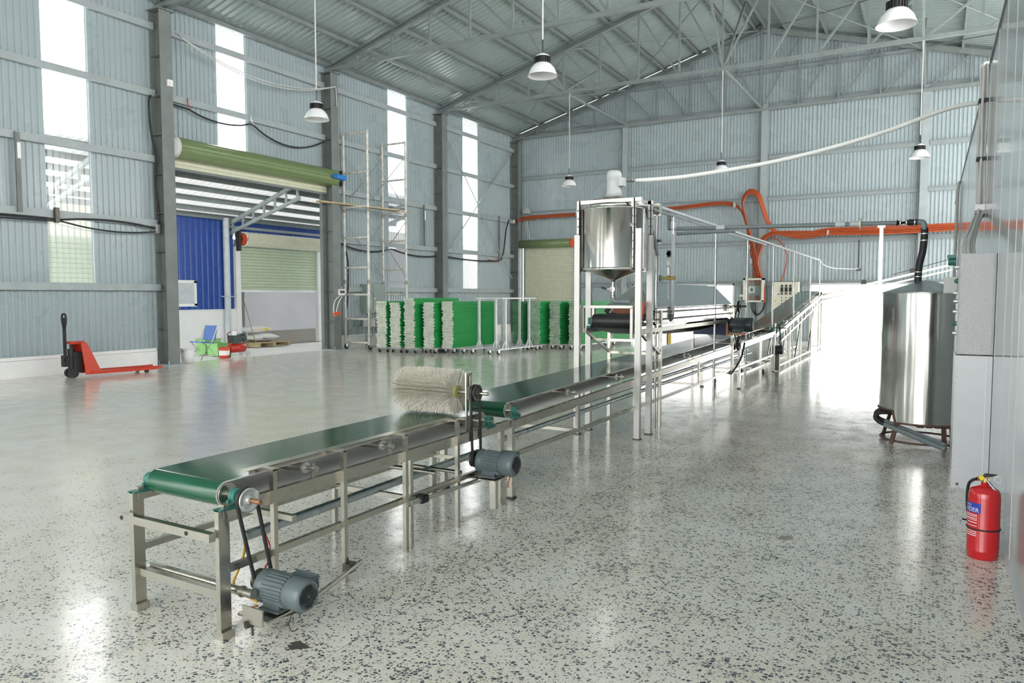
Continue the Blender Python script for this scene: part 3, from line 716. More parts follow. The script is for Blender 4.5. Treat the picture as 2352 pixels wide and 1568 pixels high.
# =================================================================== CONVEYORS
XRr, XLl = -2.83, -3.47          # right and left frame lines
BX0, BX1 = -3.42, -2.90          # belt edges
def belt_loop(p0, p1, r, n=10, sag=0.0):
    """points in the YZ plane round two rollers (far one r too)"""
    d = Vector((0, p1[0]-p0[0], p1[1]-p0[1])).normalized(); nn = Vector((0, -d.z, d.y))
    a = Vector((0, *p0)); b = Vector((0, *p1)); pts = []
    for i in range(n+1):
        t = PI*i/n; pts.append(a-nn*r*math.cos(t)-d*r*math.sin(t))
    m = 8
    for i in range(1, m): pts.append(a+(b-a)*i/m+nn*r)
    for i in range(n+1):
        t = PI*i/n; pts.append(b+nn*r*math.cos(t)+d*r*math.sin(t))
    for i in range(1, m): pts.append(b+(a-b)*i/m-nn*(r+sag*math.sin(PI*i/m)))
    xc = (BX0+BX1)/2
    return [(xc, p.y, p.z) for p in pts]
def add_belt(t, p0, p1, r, outer='belt', inner='belt_in'):
    P('belt', MB().strap(belt_loop(p0, p1, r), BX1-BX0, .006, (-1, 0, 0), mi='belt'), [outer, inner], t)
def roller(t, y, z, r, name='end_roller', m='steel', bearing=True):
    ro = P(name, MB().cyl((BX0-.012, y, z), (BX1+.012, y, z), r-.001, n=28).cyl((XLl-.02, y, z), (XRr+.03, y, z), .016, n=12), m, t)
    if bearing:
        for x in (XLl, XRr):
            b = MB().cyl((x-.02, y, z), (x+.02, y, z), .035, n=14).bb(x-.018, x+.018, y-.06, y+.06, z-.055, z-.03).bb(x-.018, x+.018, y-.03, y+.03, z-.035, z).cyl((x-.005, y+.045, z-.03), (x-.005, y+.045, z-.012), .008, n=8).cyl((x-.005, y-.045, z-.03), (x-.005, y-.045, z-.012), .008, n=8)
            P('bearing_block', b, 'hub_green', ro)
def idler(t, y, z, drop):
    ro = P('idler_roller', MB().cyl((BX0, y, z), (BX1+.0, y, z), .026, n=16).cyl((BX1, y, z), (XRr+.01, y, z), .012, n=10), 'steel', t)
    P('idler_cap', MB().cyl((BX1, y, z), (BX1+.012, y, z), .03, n=16), 'alu', ro)
    P('idler_bracket', MB().bb(XRr-.012, XRr-.004, y-.014, y+.014, z-drop, z+.03).cyl((XRr-.02, y, z), (XRr+.018, y, z), .018, n=10), 'steel', ro)
def vbelt(mb, x, c0, r0, c1, r1, w=.016, n=14):
    a = Vector((x, *c0)); b = Vector((x, *c1)); d = (b-a).normalized(); s = Vector((1, 0, 0)).cross(d); pts = []
    for i in range(n+1):
        t = PI*i/n; pts.append(a+s*r0*math.cos(t)-d*r0*math.sin(t))
    for i in range(n+1):
        t = PI*i/n; pts.append(b-s*r1*math.cos(t)+d*r1*math.sin(t))
    ax = (-1, 0, 0)
    e = (pts[3]-pts[2]).cross(Vector(ax)); 
    if e.dot(pts[2]-a) < 0: ax = (1, 0, 0)
    return mb.strap(pts, w, .011, ax)
def pulley(mb, x, y, z, r, w=.026):
    return mb.lathe((x-w/2, y, z), (1, 0, 0), [(0, 0), (r, 0), (r, .005), (r*.82, w*.5), (r, w-.005), (r, w), (r*.8, w), (r*.78, w-.006), (r*.35, w-.006), (r*.33, w+.008), (0, w+.008)], n=32)
def motor(t, x, y, z, r, L, m='motor', face=1, name='motor'):
    """axis along +X from x to x+L; fan cover at the far (+X) end"""
    b = MB().lathe((x, y, z), (1, 0, 0), [(0, 0), (r*1.05, 0), (r*1.08, .012), (r*1.0, .03), (r*.95, .045), (r*.93, L*.62), (r*.97, L*.64)], n=32)
    for i in range(26):
        a = 2*PI*i/26
        b.box((x+L*.34, y+math.cos(a)*r*.965, z+math.sin(a)*r*.965), (L*.5, .005, .012), R=Matrix.Rotation(a-PI/2, 3, 'X')) if False else b.bar((x+.05, y+math.cos(a)*r*.98, z+math.sin(a)*r*.98), (x+L*.61, y+math.cos(a)*r*.98, z+math.sin(a)*r*.98), .0055, .011 if abs(math.sin(a)) > .5 else .0075)
    mo = P(name, b, m, t)
    P('fan_cover', MB().lathe((x+L*.62, y, z), (1, 0, 0), [(r*.98, 0), (r*1.03, .006), (r*1.03, L*.26), (r*.98, L*.33), (r*.85, L*.37), (r*.78, L*.375), (r*.78, L*.37), (0, L*.37)], n=32), m, mo)
    g = MB(); k = 4
    for i in range(-k, k+1):
        for j in range(-k, k+1):
            if i*i+j*j <= 17 and (i or j): g.box((x+L*.992, y+i*r*.155, z+j*r*.155), (.004, r*.105, r*.105))
    P('fan_grille', g, 'black', mo, 'black square vent holes of the fan cover', stuff=True)
    P('terminal_box', MB().bb(x+L*.42, x+L*.86, y+r*.72, y+r*1.28, z+r*.1, z+r*.85).bb(x+L*.40, x+L*.88, y+r*1.2, y+r*1.33, z+r*.05, z+r*.9), m, mo)
    P('motor_foot', MB().bb(x+.03, x+L*.55, y-r*.95, y+r*.95, z-r*1.18, z-r*1.05).bb(x+.04, x+L*.5, y-r*.7, y-r*.5, z-r*1.06, z-r*.5).bb(x+.04, x+L*.5, y+r*.5, y+r*.7, z-r*1.06, z-r*.5), m, mo)
    return mo

# ---- first conveyor (nearest) ---------------------------------------
c1 = thing('belt_conveyor', 'nearest flat green belt conveyor with stainless frame, front motor and round brush', 'conveyor', (-3.15, 3.5, 0))
add_belt(c1, (2.335, .655), (4.63, .668), .055)
roller(c1, 2.335, .655, .054); roller(c1, 4.63, .668, .054)
P('slider_plate', MB().bb(BX0+.10, BX1-.18, 2.45, 4.5, .692, .700), 'steel', c1)
for x in (XLl, XRr):
    P('upper_rail', MB().bb(x-.016, x+.016, 2.25, 4.91, .567, .632), 'steel', c1)
    P('lower_rail', MB().bb(x-.015, x+.015, 2.27, 4.78, .305, .338), 'steel', c1)
    for y in (2.25, 4.80):
        l = P('leg', MB().bb(x-.014, x+.014, y-.03, y+.03, 0.004, .612 if y < 3 else .565), 'steel', c1)
        P('foot_plate', MB().bb(x-.026, x+.03, y-.034, y+.034, 0, .04 if y < 3 else .006), 'steel', l)
    P('leg_cap', MB().bb(x-.027, x+.027, 2.22, 2.30, .606, .614), 'hub_green', c1)
P('leg', MB().bb(XRr-.014, XRr+.014, 3.655, 3.685, 0, .567), 'steel', c1)
P('leg', MB().bb(XLl-.014, XLl+.014, 3.655, 3.685, 0, .567), 'steel', c1)
for y in (2.535, 3.035, 3.585, 4.16):
    g = P('guard_post', MB().bb(XRr+.016, XRr+.042, y-.013, y+.013, 0, .742), 'steel', c1)
    P('guard_bracket', MB().bb(BX1+.03, XRr+.042, y-.018, y+.018, .736, .748), 'steel', g)
P('side_guard', MB().bb(BX1-.02, BX1+.036, 2.44, 4.2, .742, .748).bb(BX1+.032, BX1+.036, 2.44, 4.2, .728, .744), 'steel', c1)
idler(c1, 2.84, .678, .07); idler(c1, 3.48, .685, .07)
ft = P('front_crossbar', MB().bb(-3.525, XRr+.01, 2.17, 2.205, .475, .515), 'steel', c1)
P('bolt_hole', MB().cyl((-3.475, 2.168, .495), (-3.475, 2.172, .495), .011, n=12).cyl((-2.98, 2.168, .495), (-2.98, 2.172, .495), .011, n=12), 'black', ft)
P('lower_crossbar', MB().bb(XLl, XRr, 2.235, 2.265, .185, .222), 'steel', c1)
P('motor_mount_pipe', MB().cyl((XLl, 2.32, .205), (-2.71, 2.32, .205), .021, n=14).cyl((-2.79, 2.32, .205), (-2.78, 2.32, .205), .027, n=14), 'steel', c1)
for y, z in ((2.68, .435), (3.66, .30), (4.78, .30)): P('middle_crossbar', MB().bb(XLl, XRr, y, y+.03, z, z+.03), 'steel', c1)
P('cable_pipe', MB().cyl((-3.1, 2.6, .338), (-3.1, 4.90, .352), .028, n=14), 'galv', c1)
P('idle_roller_low', MB().cyl((XLl, 3.95, .42), (XRr, 3.95, .42), .014, n=10).cyl((XLl, 4.25, .36), (XRr, 4.25, .36), .014, n=10), 'steel', c1)
# drive
dp = P('drive_pulley', pulley(MB(), -2.755, 2.335, .645, .058, .03), 'alu', c1)
P('drive_shaft', MB().cyl((-2.74, 2.335, .645), (-2.665, 2.335, .645), .012, n=12), 'copper', dp)
mo = motor(c1, -2.755, 2.43, .205, .075, .29)
mp = P('motor_pulley', pulley(MB(), -2.785, 2.43, .225, .052, .03), 'dark_steel', mo)
P('drive_belt', vbelt(MB(), -2.762, (2.335, .645), .05, (2.43, .225), .045), 'black', c1)
P('motor_plate', MB().bb(-2.80, -2.60, 2.30, 2.55, .095, .105).bb(-2.73, -2.60, 2.27, 2.278, .09, .17), 'steel', mo)
P('pivot_pipe', MB().cyl((-2.70, 2.26, .085), (-2.62, 2.52, .085), .018, n=12).cyl((-2.70, 2.30, .06), (-2.70, 2.30, .02), .006, n=8), 'dark_steel', c1)
tn = P('tension_bar', MB().cyl((-2.60, 2.5, .09), (-2.775, 3.14, .09), .014, n=12), 'steel', c1)
P('bar_clamp', MB().box((-2.775, 3.04, .09), (.05, .06, .05), .2).cyl((-2.79, 3.04, .11), (-2.79, 3.04, .14), .01, n=8), 'dark_steel', tn)
P('power_cable', MB().tube([(-3.1, 2.6, .338), (-2.98, 2.5, .31), (-2.93, 2.42, .25), (-2.92, 2.38, .2), (-2.90, 2.4, .15), (-2.80, 2.42, .115)], .006, 6, sm=6), 'cable_yellow', c1)
P('earth_cable', MB().tube([(-3.0, 2.65, .36), (-2.93, 2.62, .31), (-2.9, 2.6, .27), (-2.84, 2.5, .24)], .004, 6, sm=5), 'cable_red', c1)
P('loose_wire', MB().tube([(-2.53+.0*a, 2.40+.035*math.cos(a*PI/6), .085+.045*math.sin(a*PI/6)) for a in range(11)], .0022, 5, sm=2), 'black', c1)
# brush unit
br = thing('tmp', 'x', 'x'); bpy.data.objects.remove(br)
core = P('brush_roller', MB().cyl((-3.44, 4.40, .905), (-2.95, 4.40, .905), .047, n=24), 'olive', c1)
bm = MB(); k = 0
for i in range(34):
    for j in range(34):
        a0 = 2*PI*j/34+i*.37; x0 = -3.43+i*.0142
        for q_ in range(7):
            a = a0+random.uniform(-.035, .035); R_ = random.uniform(.156, .170); q = .0013
            rad = Vector((0, math.cos(a), math.sin(a))); tg = Vector((0, -math.sin(a), math.cos(a)))
            p0 = Vector((x0+random.uniform(-.002, .002), 4.40, .905))+rad*.046
            p1 = p0+rad*(R_-.046)+tg*random.uniform(-.009, .009)+Vector((random.uniform(-.008, .008), 0, 0))
            n = len(bm.v)
            bm.v += [tuple(p0+tg*q), tuple(p0-tg*q*.5+Vector((q, 0, 0))), tuple(p0-tg*q*.5-Vector((q, 0, 0))), tuple(p1+tg*q), tuple(p1-tg*q*.5+Vector((q, 0, 0))), tuple(p1-tg*q*.5-Vector((q, 0, 0)))]
            for f in ((0, 1, 4, 3), (1, 2, 5, 4), (2, 0, 3, 5), (3, 4, 5)): bm.f.append([n+z for z in f]); bm.s.append(False); bm.m.append(0)
P('bristles', bm, 'bristle', core, 'stiff cream bristles radiating from the roller', stuff=True)
P('brush_shaft', MB().cyl((-3.5, 4.40, .905), (-2.70, 4.40, .905), .013, n=12), 'steel', core)
for x in (-2.865,):
    up = P('brush_upright', MB().bb(x-.006, x+.006, 4.365, 4.385, .60, 1.05).bb(x-.006, x+.006, 4.42, 4.44, .60, 1.05).bb(x-.006, x+.006, 4.385, 4.42, 1.02, 1.05).bb(x-.006, x+.006, 4.385, 4.42, .60, .74), 'steel', c1)
    P('brush_bearing', MB().box((x+.02, 4.40, .905), (.03, .07, .09)).cyl((x, 4.40, .95), (x, 4.40, 1.03), .008, n=8), 'dark_steel', up)
P('brush_pulley', pulley(MB(), -2.80, 4.40, .905, .062, .034), 'dark_steel', core)
m2 = motor(c1, -2.80, 4.46, .405, .082, .30)
P('motor_pulley', pulley(MB(), -2.825, 4.42, .425, .058, .03), 'dark_steel', m2)
P('drive_belt', vbelt(MB(), -2.808, (4.40, .905), .052, (4.42, .425), .05), 'black', c1)
P('motor_plate', MB().bb(-2.84, -2.62, 4.36, 4.56, .29, .30).bb(-2.75, -2.70, 4.5, 4.54, .05, .30), 'steel', m2)
t2 = P('tension_bar', MB().cyl((-2.79, 3.62, .30), (-2.76, 4.5, .285), .014, n=12).cyl((-2.80, 3.58, .30), (-2.80, 3.72, .30), .02, n=12), 'steel', c1)
P('bar_clamp', MB().box((-2.79, 3.75, .30), (.04, .07, .045)), 'black', t2)
P('motor_cable', MB().tube([(-2.55, 4.45, .32), (-2.56, 4.44, .27), (-2.57, 4.46, .24)], .005, 5, sm=3), 'orange', m2)
m3 = motor(c1, -3.45, 4.15, .47, .06, .22, name='gear_motor')

# ---- second conveyor -------------------------------------------------
c2 = thing('belt_conveyor', 'long middle green belt conveyor running under the cone-bottomed mixing tank', 'conveyor', (-3.15, 10.5, 0))
zz = lambda y: .588+.021*(y-4.95)
add_belt(c2, (5.02, .69), (15.85, .90), .055)
roller(c2, 5.02, .69, .054); roller(c2, 15.85, .90, .054)
P('slider_plate', MB().bar((-3.16, 5.15, .731), (-3.16, 15.7, .937), .46, .008), 'steel', c2)
for x in (XLl, XRr):
    P('upper_rail', MB().bar((x, 4.935, zz(4.935)), (x, 16.05, zz(16.05)), .032, .066), 'steel', c2)
    P('lower_rail', MB().bar((x, 4.97, .345), (x, 15.95, .365), .03, .034), 'steel', c2)
    for y in (4.955, 12.83, 16.05):
        l = P('leg', MB().bb(x-.022, x+.022, y-.022, y+.022, 0, zz(y)-.02 if y < 16 else 1.02), 'steel', c2)
        P('foot_plate', MB().bb(x-.024, x+.034, y-.024, y+.034, 0, .022), 'dark_steel', l)
    for y in (6.2, 7.72, 10.3): P('hanger', MB().bb(x-.014, x+.014, y-.014, y+.014, .36, zz(y)-.03), 'steel', c2)
    P('stiffener', MB().bar((x, 10.3, zz(10.3)-.05), (x, 15.9, zz(15.9)-.05), .02, .04), 'steel', c2)
for y in (6.2, 10.3, 12.83): P('crossbar', MB().bb(XLl, XRr, y-.014, y+.014, .33, .36), 'steel', c2)
P('cable_pipe', MB().cyl((-3.05, 4.98, .50), (-3.05, 14.5, .56), .022, n=12), 'galv', c2)
P('cable_pipe', MB().cyl((-2.98, 4.98, .44), (-2.98, 14.5, .50), .022, n=12), 'galv', c2)
for y in (6.12, 7.33, 9.8, 13.9): idler(c2, y, zz(y)+.095, .09)
P('drive_belt', vbelt(MB(), XRr+.10, (16.1, .92), .05, (16.25, .48), .05), 'black', c2)
P('drive_pulley', pulley(MB(), XRr+.10, 16.1, .92, .06).cyl((XRr, 16.1, .92), (XRr+.22, 16.1, .92), .012, n=8), 'dark_steel', c2)
mm = motor(c2, XRr-.1, 16.25, .45, .09, .25, 'motor_dark')
P('motor_post', MB().bb(XRr+.0, XRr+.08, 16.2, 16.32, .02, .36), 'dark_steel', c2)
P('cable', MB().tube([(XRr+.05, 13.0, .78), (XRr+.06, 12.7, .55), (XRr+.04, 12.2, .35), (XRr+.03, 12.0, .34)], .016, 6, sm=5), 'black', c2)

# low carriage under the end of the second conveyor
lc = thing('low_carriage', 'low stainless wheeled frame under the end of the middle conveyor', 'carriage', (-3.15, 14.9, 0))
for x in (-3.38, -2.95): P('side_rail', MB().bb(x-.02, x+.02, 13.3, 15.8, .16, .20), 'steel', lc)
for y in (13.4, 14.4, 15.7): P('crossbar', MB().bb(-3.38, -2.95, y-.02, y+.02, .20, .23), 'steel', lc)
for x in (-3.38, -2.95):
    for y in (13.4, 15.6):
        wv = P('caster', MB().cyl((x-.015, y, .05), (x+.015, y, .05), .05, n=12), 'black', lc)
        P('caster_fork', MB().bb(x-.025, x+.025, y-.02, y+.02, .06, .16), 'steel', wv)

# ---- inclined conveyor -----------------------------------------------
c3 = thing('inclined_conveyor', 'far inclined green belt conveyor climbing towards the bright doorway', 'conveyor', (-3.15, 19.8, 0))
A3, B3 = (16.3, .86), (23.4, 1.66)
add_belt(c3, A3, B3, .055)
roller(c3, *A3, .054); roller(c3, *B3, .054)
iz = lambda y: .77+(y-16.3)*(.80/7.1)
for x in (XLl, XRr):
    P('upper_rail', MB().bar((x, 16.2, iz(16.2)), (x, 23.55, iz(23.55)), .035, .08), 'steel', c3)
    P('lower_rail', MB().bar((x, 16.6, iz(16.6)-.22), (x, 23.5, iz(23.5)-.16), .03, .045), 'steel', c3)
    P('base_rail', MB().bb(x-.02, x+.02, 16.3, 24.0, .07, .11), 'steel', c3)
    for y in (17.95, 19.6, 21.4, 23.5): P('leg', MB().bb(x-.022, x+.022, y-.022, y+.022, .0, iz(y)-.03), 'steel', c3)
    for y in (17.2, 18.4, 20.3, 22.3): P('hanger', MB().bar((x, y, iz(y)-.2), (x, y, iz(y)-.03), .03, .03, (0, 1, 0)), 'steel', c3)
    for y in (18.8, 21.0): P('brace', MB().bar((x, y, .12), (x, y+.9, iz(y+.9)-.1), .028, .028), 'steel', c3)
for y in (17.95, 19.6, 21.4, 23.5): P('crossbar', MB().bb(XLl, XRr, y-.015, y+.015, .08, .11), 'steel', c3)
P('slider_plate', MB().bar((-3.16, 16.45, .92), (-3.16, 23.25, 1.69), .46, .008), 'steel', c3)
for y in (17.5, 19.0, 20.5, 22.0): idler(c3, y, iz(y)+.11, .1)

# ---- cross conveyor frame rising to the right -------------------------
c4 = thing('cross_conveyor', 'slender rising conveyor frame crossing behind the large storage tank', 'conveyor', (-1.2, 24.0, 0))
for y in (24.0, 24.5):
    P('upper_rail', MB().bar((-2.95, y, 1.60), (1.2, y, 2.64), .035, .05), 'steel', c4)
    P('lower_rail', MB().bar((-2.95, y, 1.45), (1.2, y, 2.50), .03, .035), 'steel', c4)
    P('leg', MB().bb(-2.98, -2.93, y-.025, y+.025, 0, 1.62), 'steel', c4)
    P('leg', MB().bb(1.15, 1.2, y-.025, y+.025, 0, 2.6), 'steel', c4)
for i in range(8):
    x = -2.7+i*.55; z = 1.6+(x+2.95)*.2506
    P('carrier_roller', MB().cyl((x, 24.0, z), (x, 24.5, z), .025, n=10), 'steel', c4)
for x in (-1.75, -.5):
    z = 1.6+(x+2.95)*.2506
    P('pulley_block', MB().bb(x-.07, x+.07, 23.96, 24.06, z+.03, z+.14).cyl((x, 23.93, z+.1), (x, 24.06, z+.1), .06, n=12), 'dark_steel', c4)
P('belt_line', MB().bar((-1.0, 24.02, 2.20), (1.2, 24.02, 2.83), .02, .02), 'dark_steel', c4)

# ---- hooded upper conveyor with black belt ----------------------------
hc = thing('hooded_conveyor', 'raised black belt conveyor under a grey sheet metal tunnel hood', 'conveyor', (-3.15, 10.2, 0))
loop = []
r = .075; ya, yb, zt = 7.98, 12.25, 1.30
for i in range(11):
    t = PI*i/10; loop.append((-3.16, ya-r*math.sin(t), zt-r*math.cos(t)))
for i in range(1, 8): loop.append((-3.16, ya+(yb-ya)*i/8, zt+r))
for i in range(11):
    t = PI*i/10; loop.append((-3.16, yb+r*math.sin(t), zt+r*math.cos(t)))
for y, z in ((11.6, 1.14), (10.5, 1.10), (9.2, 1.12), (8.5, 1.14)): loop.append((-3.16, y, z))
P('belt', MB().strap(loop, .54, .008, (-1, 0, 0), mi='belt'), ['blackbelt', 'blackbelt'], hc)
for y in (ya, yb): P('end_roller', MB().cyl((-3.44, y, zt), (-2.88, y, zt), r-.002, n=24).cyl((-3.5, y, zt), (-2.82, y, zt), .018, n=10), 'steel', hc)
P('bearing_block', MB().box((-3.47, ya, zt), (.04, .1, .08)).box((-3.47, ya, zt-.07), (.05, .16, .03)), 'hub_green', hc)
# front gate frame
fx0, fx1, fy = -3.50, -2.90, 7.78
P('front_frame', MB().bb(fx0, fx1+.02, fy-.015, fy+.015, 1.455, 1.485).bb(fx0, fx0+.03, fy-.015, fy+.015, 1.17, 1.46).bb(fx1-.01, fx1+.02, fy-.015, fy+.015, 1.12, 1.46), 'leg_steel', hc)
for x in (-3.47, -2.82):
    for y in (8.55, 12.25): P('leg', MB().bb(x-.02, x+.02, y-.02, y+.02, 0, 1.42), 'steel', hc)
    P('side_rail', MB().bb(x-.018, x+.018, 7.8, 12.4, 1.17, 1.22), 'steel', hc)
    P('brace', MB().bar((x, 7.82, 1.19), (x, 8.55, .90), .03, .03), 'steel', hc)
P('crossbar', MB().bb(-3.47, -2.82, 8.12, 8.15, 1.06, 1.09), 'steel', hc)
P('crossbar', MB().bb(-3.47, -2.82, 8.54, 8.57, .88, .91), 'steel', hc)
P('crossbar', MB().bb(-3.47, -2.82, 12.24, 12.27, .98, 1.01), 'steel', hc)
P('trough', MB().bb(-2.86, -2.85, 8.45, 12.35, 1.24, 1.45).bb(-2.90, -2.85, 8.45, 12.35, 1.44, 1.455).bb(-2.85, -2.835, 8.45, 12.35, 1.24, 1.262), 'polish', hc)
P('trough', MB().bb(-3.48, -3.47, 8.45, 12.35, 1.24, 1.45), 'polish', hc)
for z in (1.40, 1.31): P('trough_rod', MB().cyl((-2.83, 8.3, z), (-2.83, 12.5, z), .009, n=8), 'dark_steel', hc)
hp = [(-2.86, 8.35, 1.45), (-2.86, 12.4, 1.45), (-3.17, 12.4, 1.755), (-3.17, 8.75, 1.755)]
hl = [(-3.48, 8.35, 1.45), (-3.48, 12.4, 1.45)]
h = MB().prism([hp[0], hp[1], hp[2], hp[3]], (-.006, 0, -.006)).prism([hl[0], hp[3], hp[2], hl[1]], (.006, 0, -.006))
P('hood', h, 'galv', hc, 'grey sheet metal hood with sloping sides')
P('hood_gable', MB().prism([hp[0], hp[3], hl[0]], (0, .006, 0)), 'polish', hc)
P('hood_gable', MB().prism([(-2.86, 12.4, 1.45), (-3.17, 12.4, 1.755), (-3.48, 12.4, 1.45)], (0, .006, 0)), 'galv', hc)
P('scraper_board', MB().bb(-3.30, -2.86, 8.25, 8.29, 1.385, 1.47), 'rust_board', hc)
P('scraper_lever', MB().box((-2.84, 8.0, 1.47), (.02, .05, .12), R=Matrix.Rotation(.25, 3, 'Y')).bar((-2.84, 8.0, 1.42), (-2.88, 7.9, 1.15), .02, .02), 'bucket_red', hc)
P('tension_bolt', MB().box((-3.36, 8.2, 1.42), (.05, .03, .06), R=Matrix.Rotation(.6, 3, 'Y')), 'black', hc)
P('end_crossbar', MB().bb(-3.47, -3.44, 8.0, 8.03, 1.22, 1.46), 'steel', hc)
# discharge tray and drive
P('discharge_tray', MB().prism([(-3.45, 12.25, 1.20), (-2.86, 12.25, 1.20), (-2.86, 12.95, .99), (-3.45, 12.95, .99)], (0, 0, .012)).bb(-3.45, -2.86, 12.2, 12.22, .95, 1.22), 'navy', hc, 'navy blue discharge tray')
P('tray_frame', MB().bb(-3.50, -3.47, 12.3, 12.33, .55, 1.24).bb(-3.5, -2.82, 12.32, 12.345, 1.13, 1.15).bb(-3.5, -2.82, 12.32, 12.345, .80, .815), 'steel', hc)
P('white_chute', MB().prism([(-3.42, 12.4, .80), (-2.92, 12.4, .83), (-2.92, 13.4, .98), (-3.42, 13.4, .96)], (0, 0, .01)), 'lwhite', hc)
dm = motor(hc, -2.80, 12.05, 1.13, .11, .36, 'motor_dark')
P('motor_bracket', MB().bb(-2.83, -2.55, 11.95, 12.15, .97, 1.0).bb(-2.84, -2.81, 11.9, 12.2, .95, 1.2), 'copper', hc)
P('drive_pulley', pulley(MB(), -2.74, 12.35, 1.42, .09, .04).cyl((-2.85, 12.35, 1.42), (-2.62, 12.35, 1.42), .015, n=8), 'dark_steel', hc)
P('drive_belt', vbelt(MB(), -2.74, (12.35, 1.42), .08, (12.05, 1.13), .06), 'black', hc)
P('lower_pulley', pulley(MB(), -2.78, 12.55, .78, .1, .04), 'dark_steel', hc)
P('drive_belt', vbelt(MB(), -2.78, (12.2, 1.1), .06, (12.55, .78), .09), 'black', hc)
P('bearing_housing', MB().box((-2.88, 12.6, .80), (.06, .16, .16)), 'hub_green', hc)

# =================================================================== MIXING TANK
mt = thing('mixing_tank', 'cone-bottomed stainless mixing tank with a silver motor on tall legs', 'tank', (-3.17, 7.9, 0))
mx, my = -3.175, 7.92
P('tank_body', MB().lathe((mx, my, 1.9), (0, 0, 1), [(.352, 0), (.352, .66), (.358, .665), (.352, .672), (.33, .685), (.1, .72), (0, .72)], n=64), 'polish', mt)
P('tank_rim', MB().lathe((mx, my, 1.875), (0, 0, 1), [(.352, .0), (.372, .0), (.372, .035), (.352, .035)], n=64), 'polish', mt)
P('tank_cone', MB().lathe((mx, my, 1.775), (0, 0, 1), [(.018, -.03), (.03, 0), (.352, .12)], n=48), 'steel', mt)
P('upper_rim', MB().lathe((mx, my, 2.575), (0, 0, 1), [(.27, 0), (.285, .0), (.285, .05), (.27, .05)], n=48), 'steel', mt)
lg = [(-3.52, 7.70, 2.28), (-2.80, 7.73, 2.33), (-2.795, 8.09, 2.28), (-3.51, 8.0, 1.95)]
for x, y, z in lg:
    l = P('leg', MB().bb(x-.032, x+.032, y-.026, y+.026, 0.0, z), 'leg_steel', mt)
    P('foot_plate', MB().bb(x-.04, x+.045, y-.035, y+.035, 0, .012), 'dark_steel', l)
for x, y in ((-3.515, 7.76), (-2.86, 7.76), (-2.80, 8.13), (-3.50, 8.12)):
    u = P('upright', MB().bb(x-.006, x+.006, y-.03, y+.03, 1.87, 2.67).bb(x-.035, x+.006, y-.03, y-.022, 1.87, 2.67), 'leg_steel', mt)
    rv = MB()
    for i in range(8): rv.cyl((x+.006, y, 1.93+i*.09), (x+.012, y, 1.93+i*.09), .008, n=8).cyl((x-.018, y-.036, 1.93+i*.09), (x-.018, y-.03, 1.93+i*.09), .008, n=8)
    P('rivets', rv, 'dark_steel', u, stuff=True)
P('top_frame', MB().bb(-3.53, -2.78, 7.735, 7.785, 2.63, 2.67).bb(-3.53, -2.78, 8.10, 8.15, 2.63, 2.67).bb(-3.28, -3.23, 7.76, 8.12, 2.63, 2.665).bb(-3.1, -3.05, 7.76, 8.12, 2.63, 2.665), 'steel', mt)
mo = P('mixer_motor', MB().lathe((mx, my, 2.70), (0, 0, 1), [(0, 0), (.085, 0), (.095, .0), (.085, .085), (.082, .09), (.082, .21), (.086, .215), (.086, .27), (.075, .30), (.05, .31), (0, .31)], n=32), 'silver_paint', mt)
P('motor_flange', MB().bb(mx-.19, mx+.11, my-.15, my+.15, 2.665, 2.69).bb(mx-.1, mx+.1, my-.1, my+.1, 2.69, 2.71), 'dark_steel', mo)
P('terminal_box', MB().bb(mx+.07, mx+.125, my-.05, my+.05, 2.83, 2.92), 'silver_paint', mo)
vl = P('outlet_valve', MB().cyl((mx, my, 1.56), (mx, my, 1.78), .021, n=14).cyl((mx, my, 1.64), (mx, my, 1.70), .034, n=12).bb(mx-.03, mx+.03, my-.03, my+.03, 1.65, 1.69).cyl((mx, my-.03, 1.67), (mx-.06, my-.04, 1.67), .012, n=8), 'steel', mt)
P('valve_handle', MB().bar((mx-.06, my-.04, 1.67), (mx-.125, my-.045, 1.69), .022, .022), 'black', vl)
P('outlet_pipe', MB().tube([(mx, my, 1.6), (mx, my, 1.57), (mx, my, 1.55), (mx+.02, my, 1.532), (mx+.05, my, 1.53), (mx+.19, my+.02, 1.525)], .03, 12), 'pvc', mt)

# =================================================================== PIPES
gp = thing('grey_water_pipe', 'long grey plastic pipe run from the mixing tank across to the storage tank', 'pipe', (-1.5, 9.2, 2.3))
P('pipe_run', MB().cyl((-2.86, 9.2, 2.44), (-.34, 9.2, 2.395), .025, n=14), 'pvc', gp)
P('pipe_run', MB().cyl((-2.82, 9.16, 2.375), (-2.1, 9.18, 2.385), .022, n=12), 'pvc', gp)
P('pipe_elbow', MB().tube([(-2.86, 9.2, 2.44), (-2.93, 9.2, 2.445), (-2.935, 9.2, 2.47), (-2.935, 9.2, 2.60), (-2.94, 9.18, 2.63), (-2.97, 8.9, 2.64), (-3.0, 8.3, 2.655)], .027, 12), 'pvc', gp)
for x in (-2.28, -.93, -.78):
    P('pipe_coupling', MB().cyl((x-.05, 9.2, 2.43-(x+2.86)*.0179+.01), (x+.05, 9.2, 2.43-(x+2.86)*.0179+.01), .034, n=12), 'pvc_light', gp)
P('pipe_flange', MB().cyl((-.73, 9.2, 2.40), (-.715, 9.2, 2.40), .065, n=16), 'cream', gp)
sl = P('rubber_sleeve', MB().tube([(-.36, 9.2, 2.395), (-.24, 9.2, 2.395), (-.16, 9.2, 2.395)], .034, 12), 'black', gp)
P('hose_clip', MB().cyl((-.33, 9.2, 2.395), (-.32, 9.2, 2.395), .037, n=14).cyl((-.27, 9.2, 2.395), (-.26, 9.2, 2.395), .037, n=14).cyl((-.19, 9.2, 2.395), (-.18, 9.2, 2.395), .037, n=14), 'alu', sl)
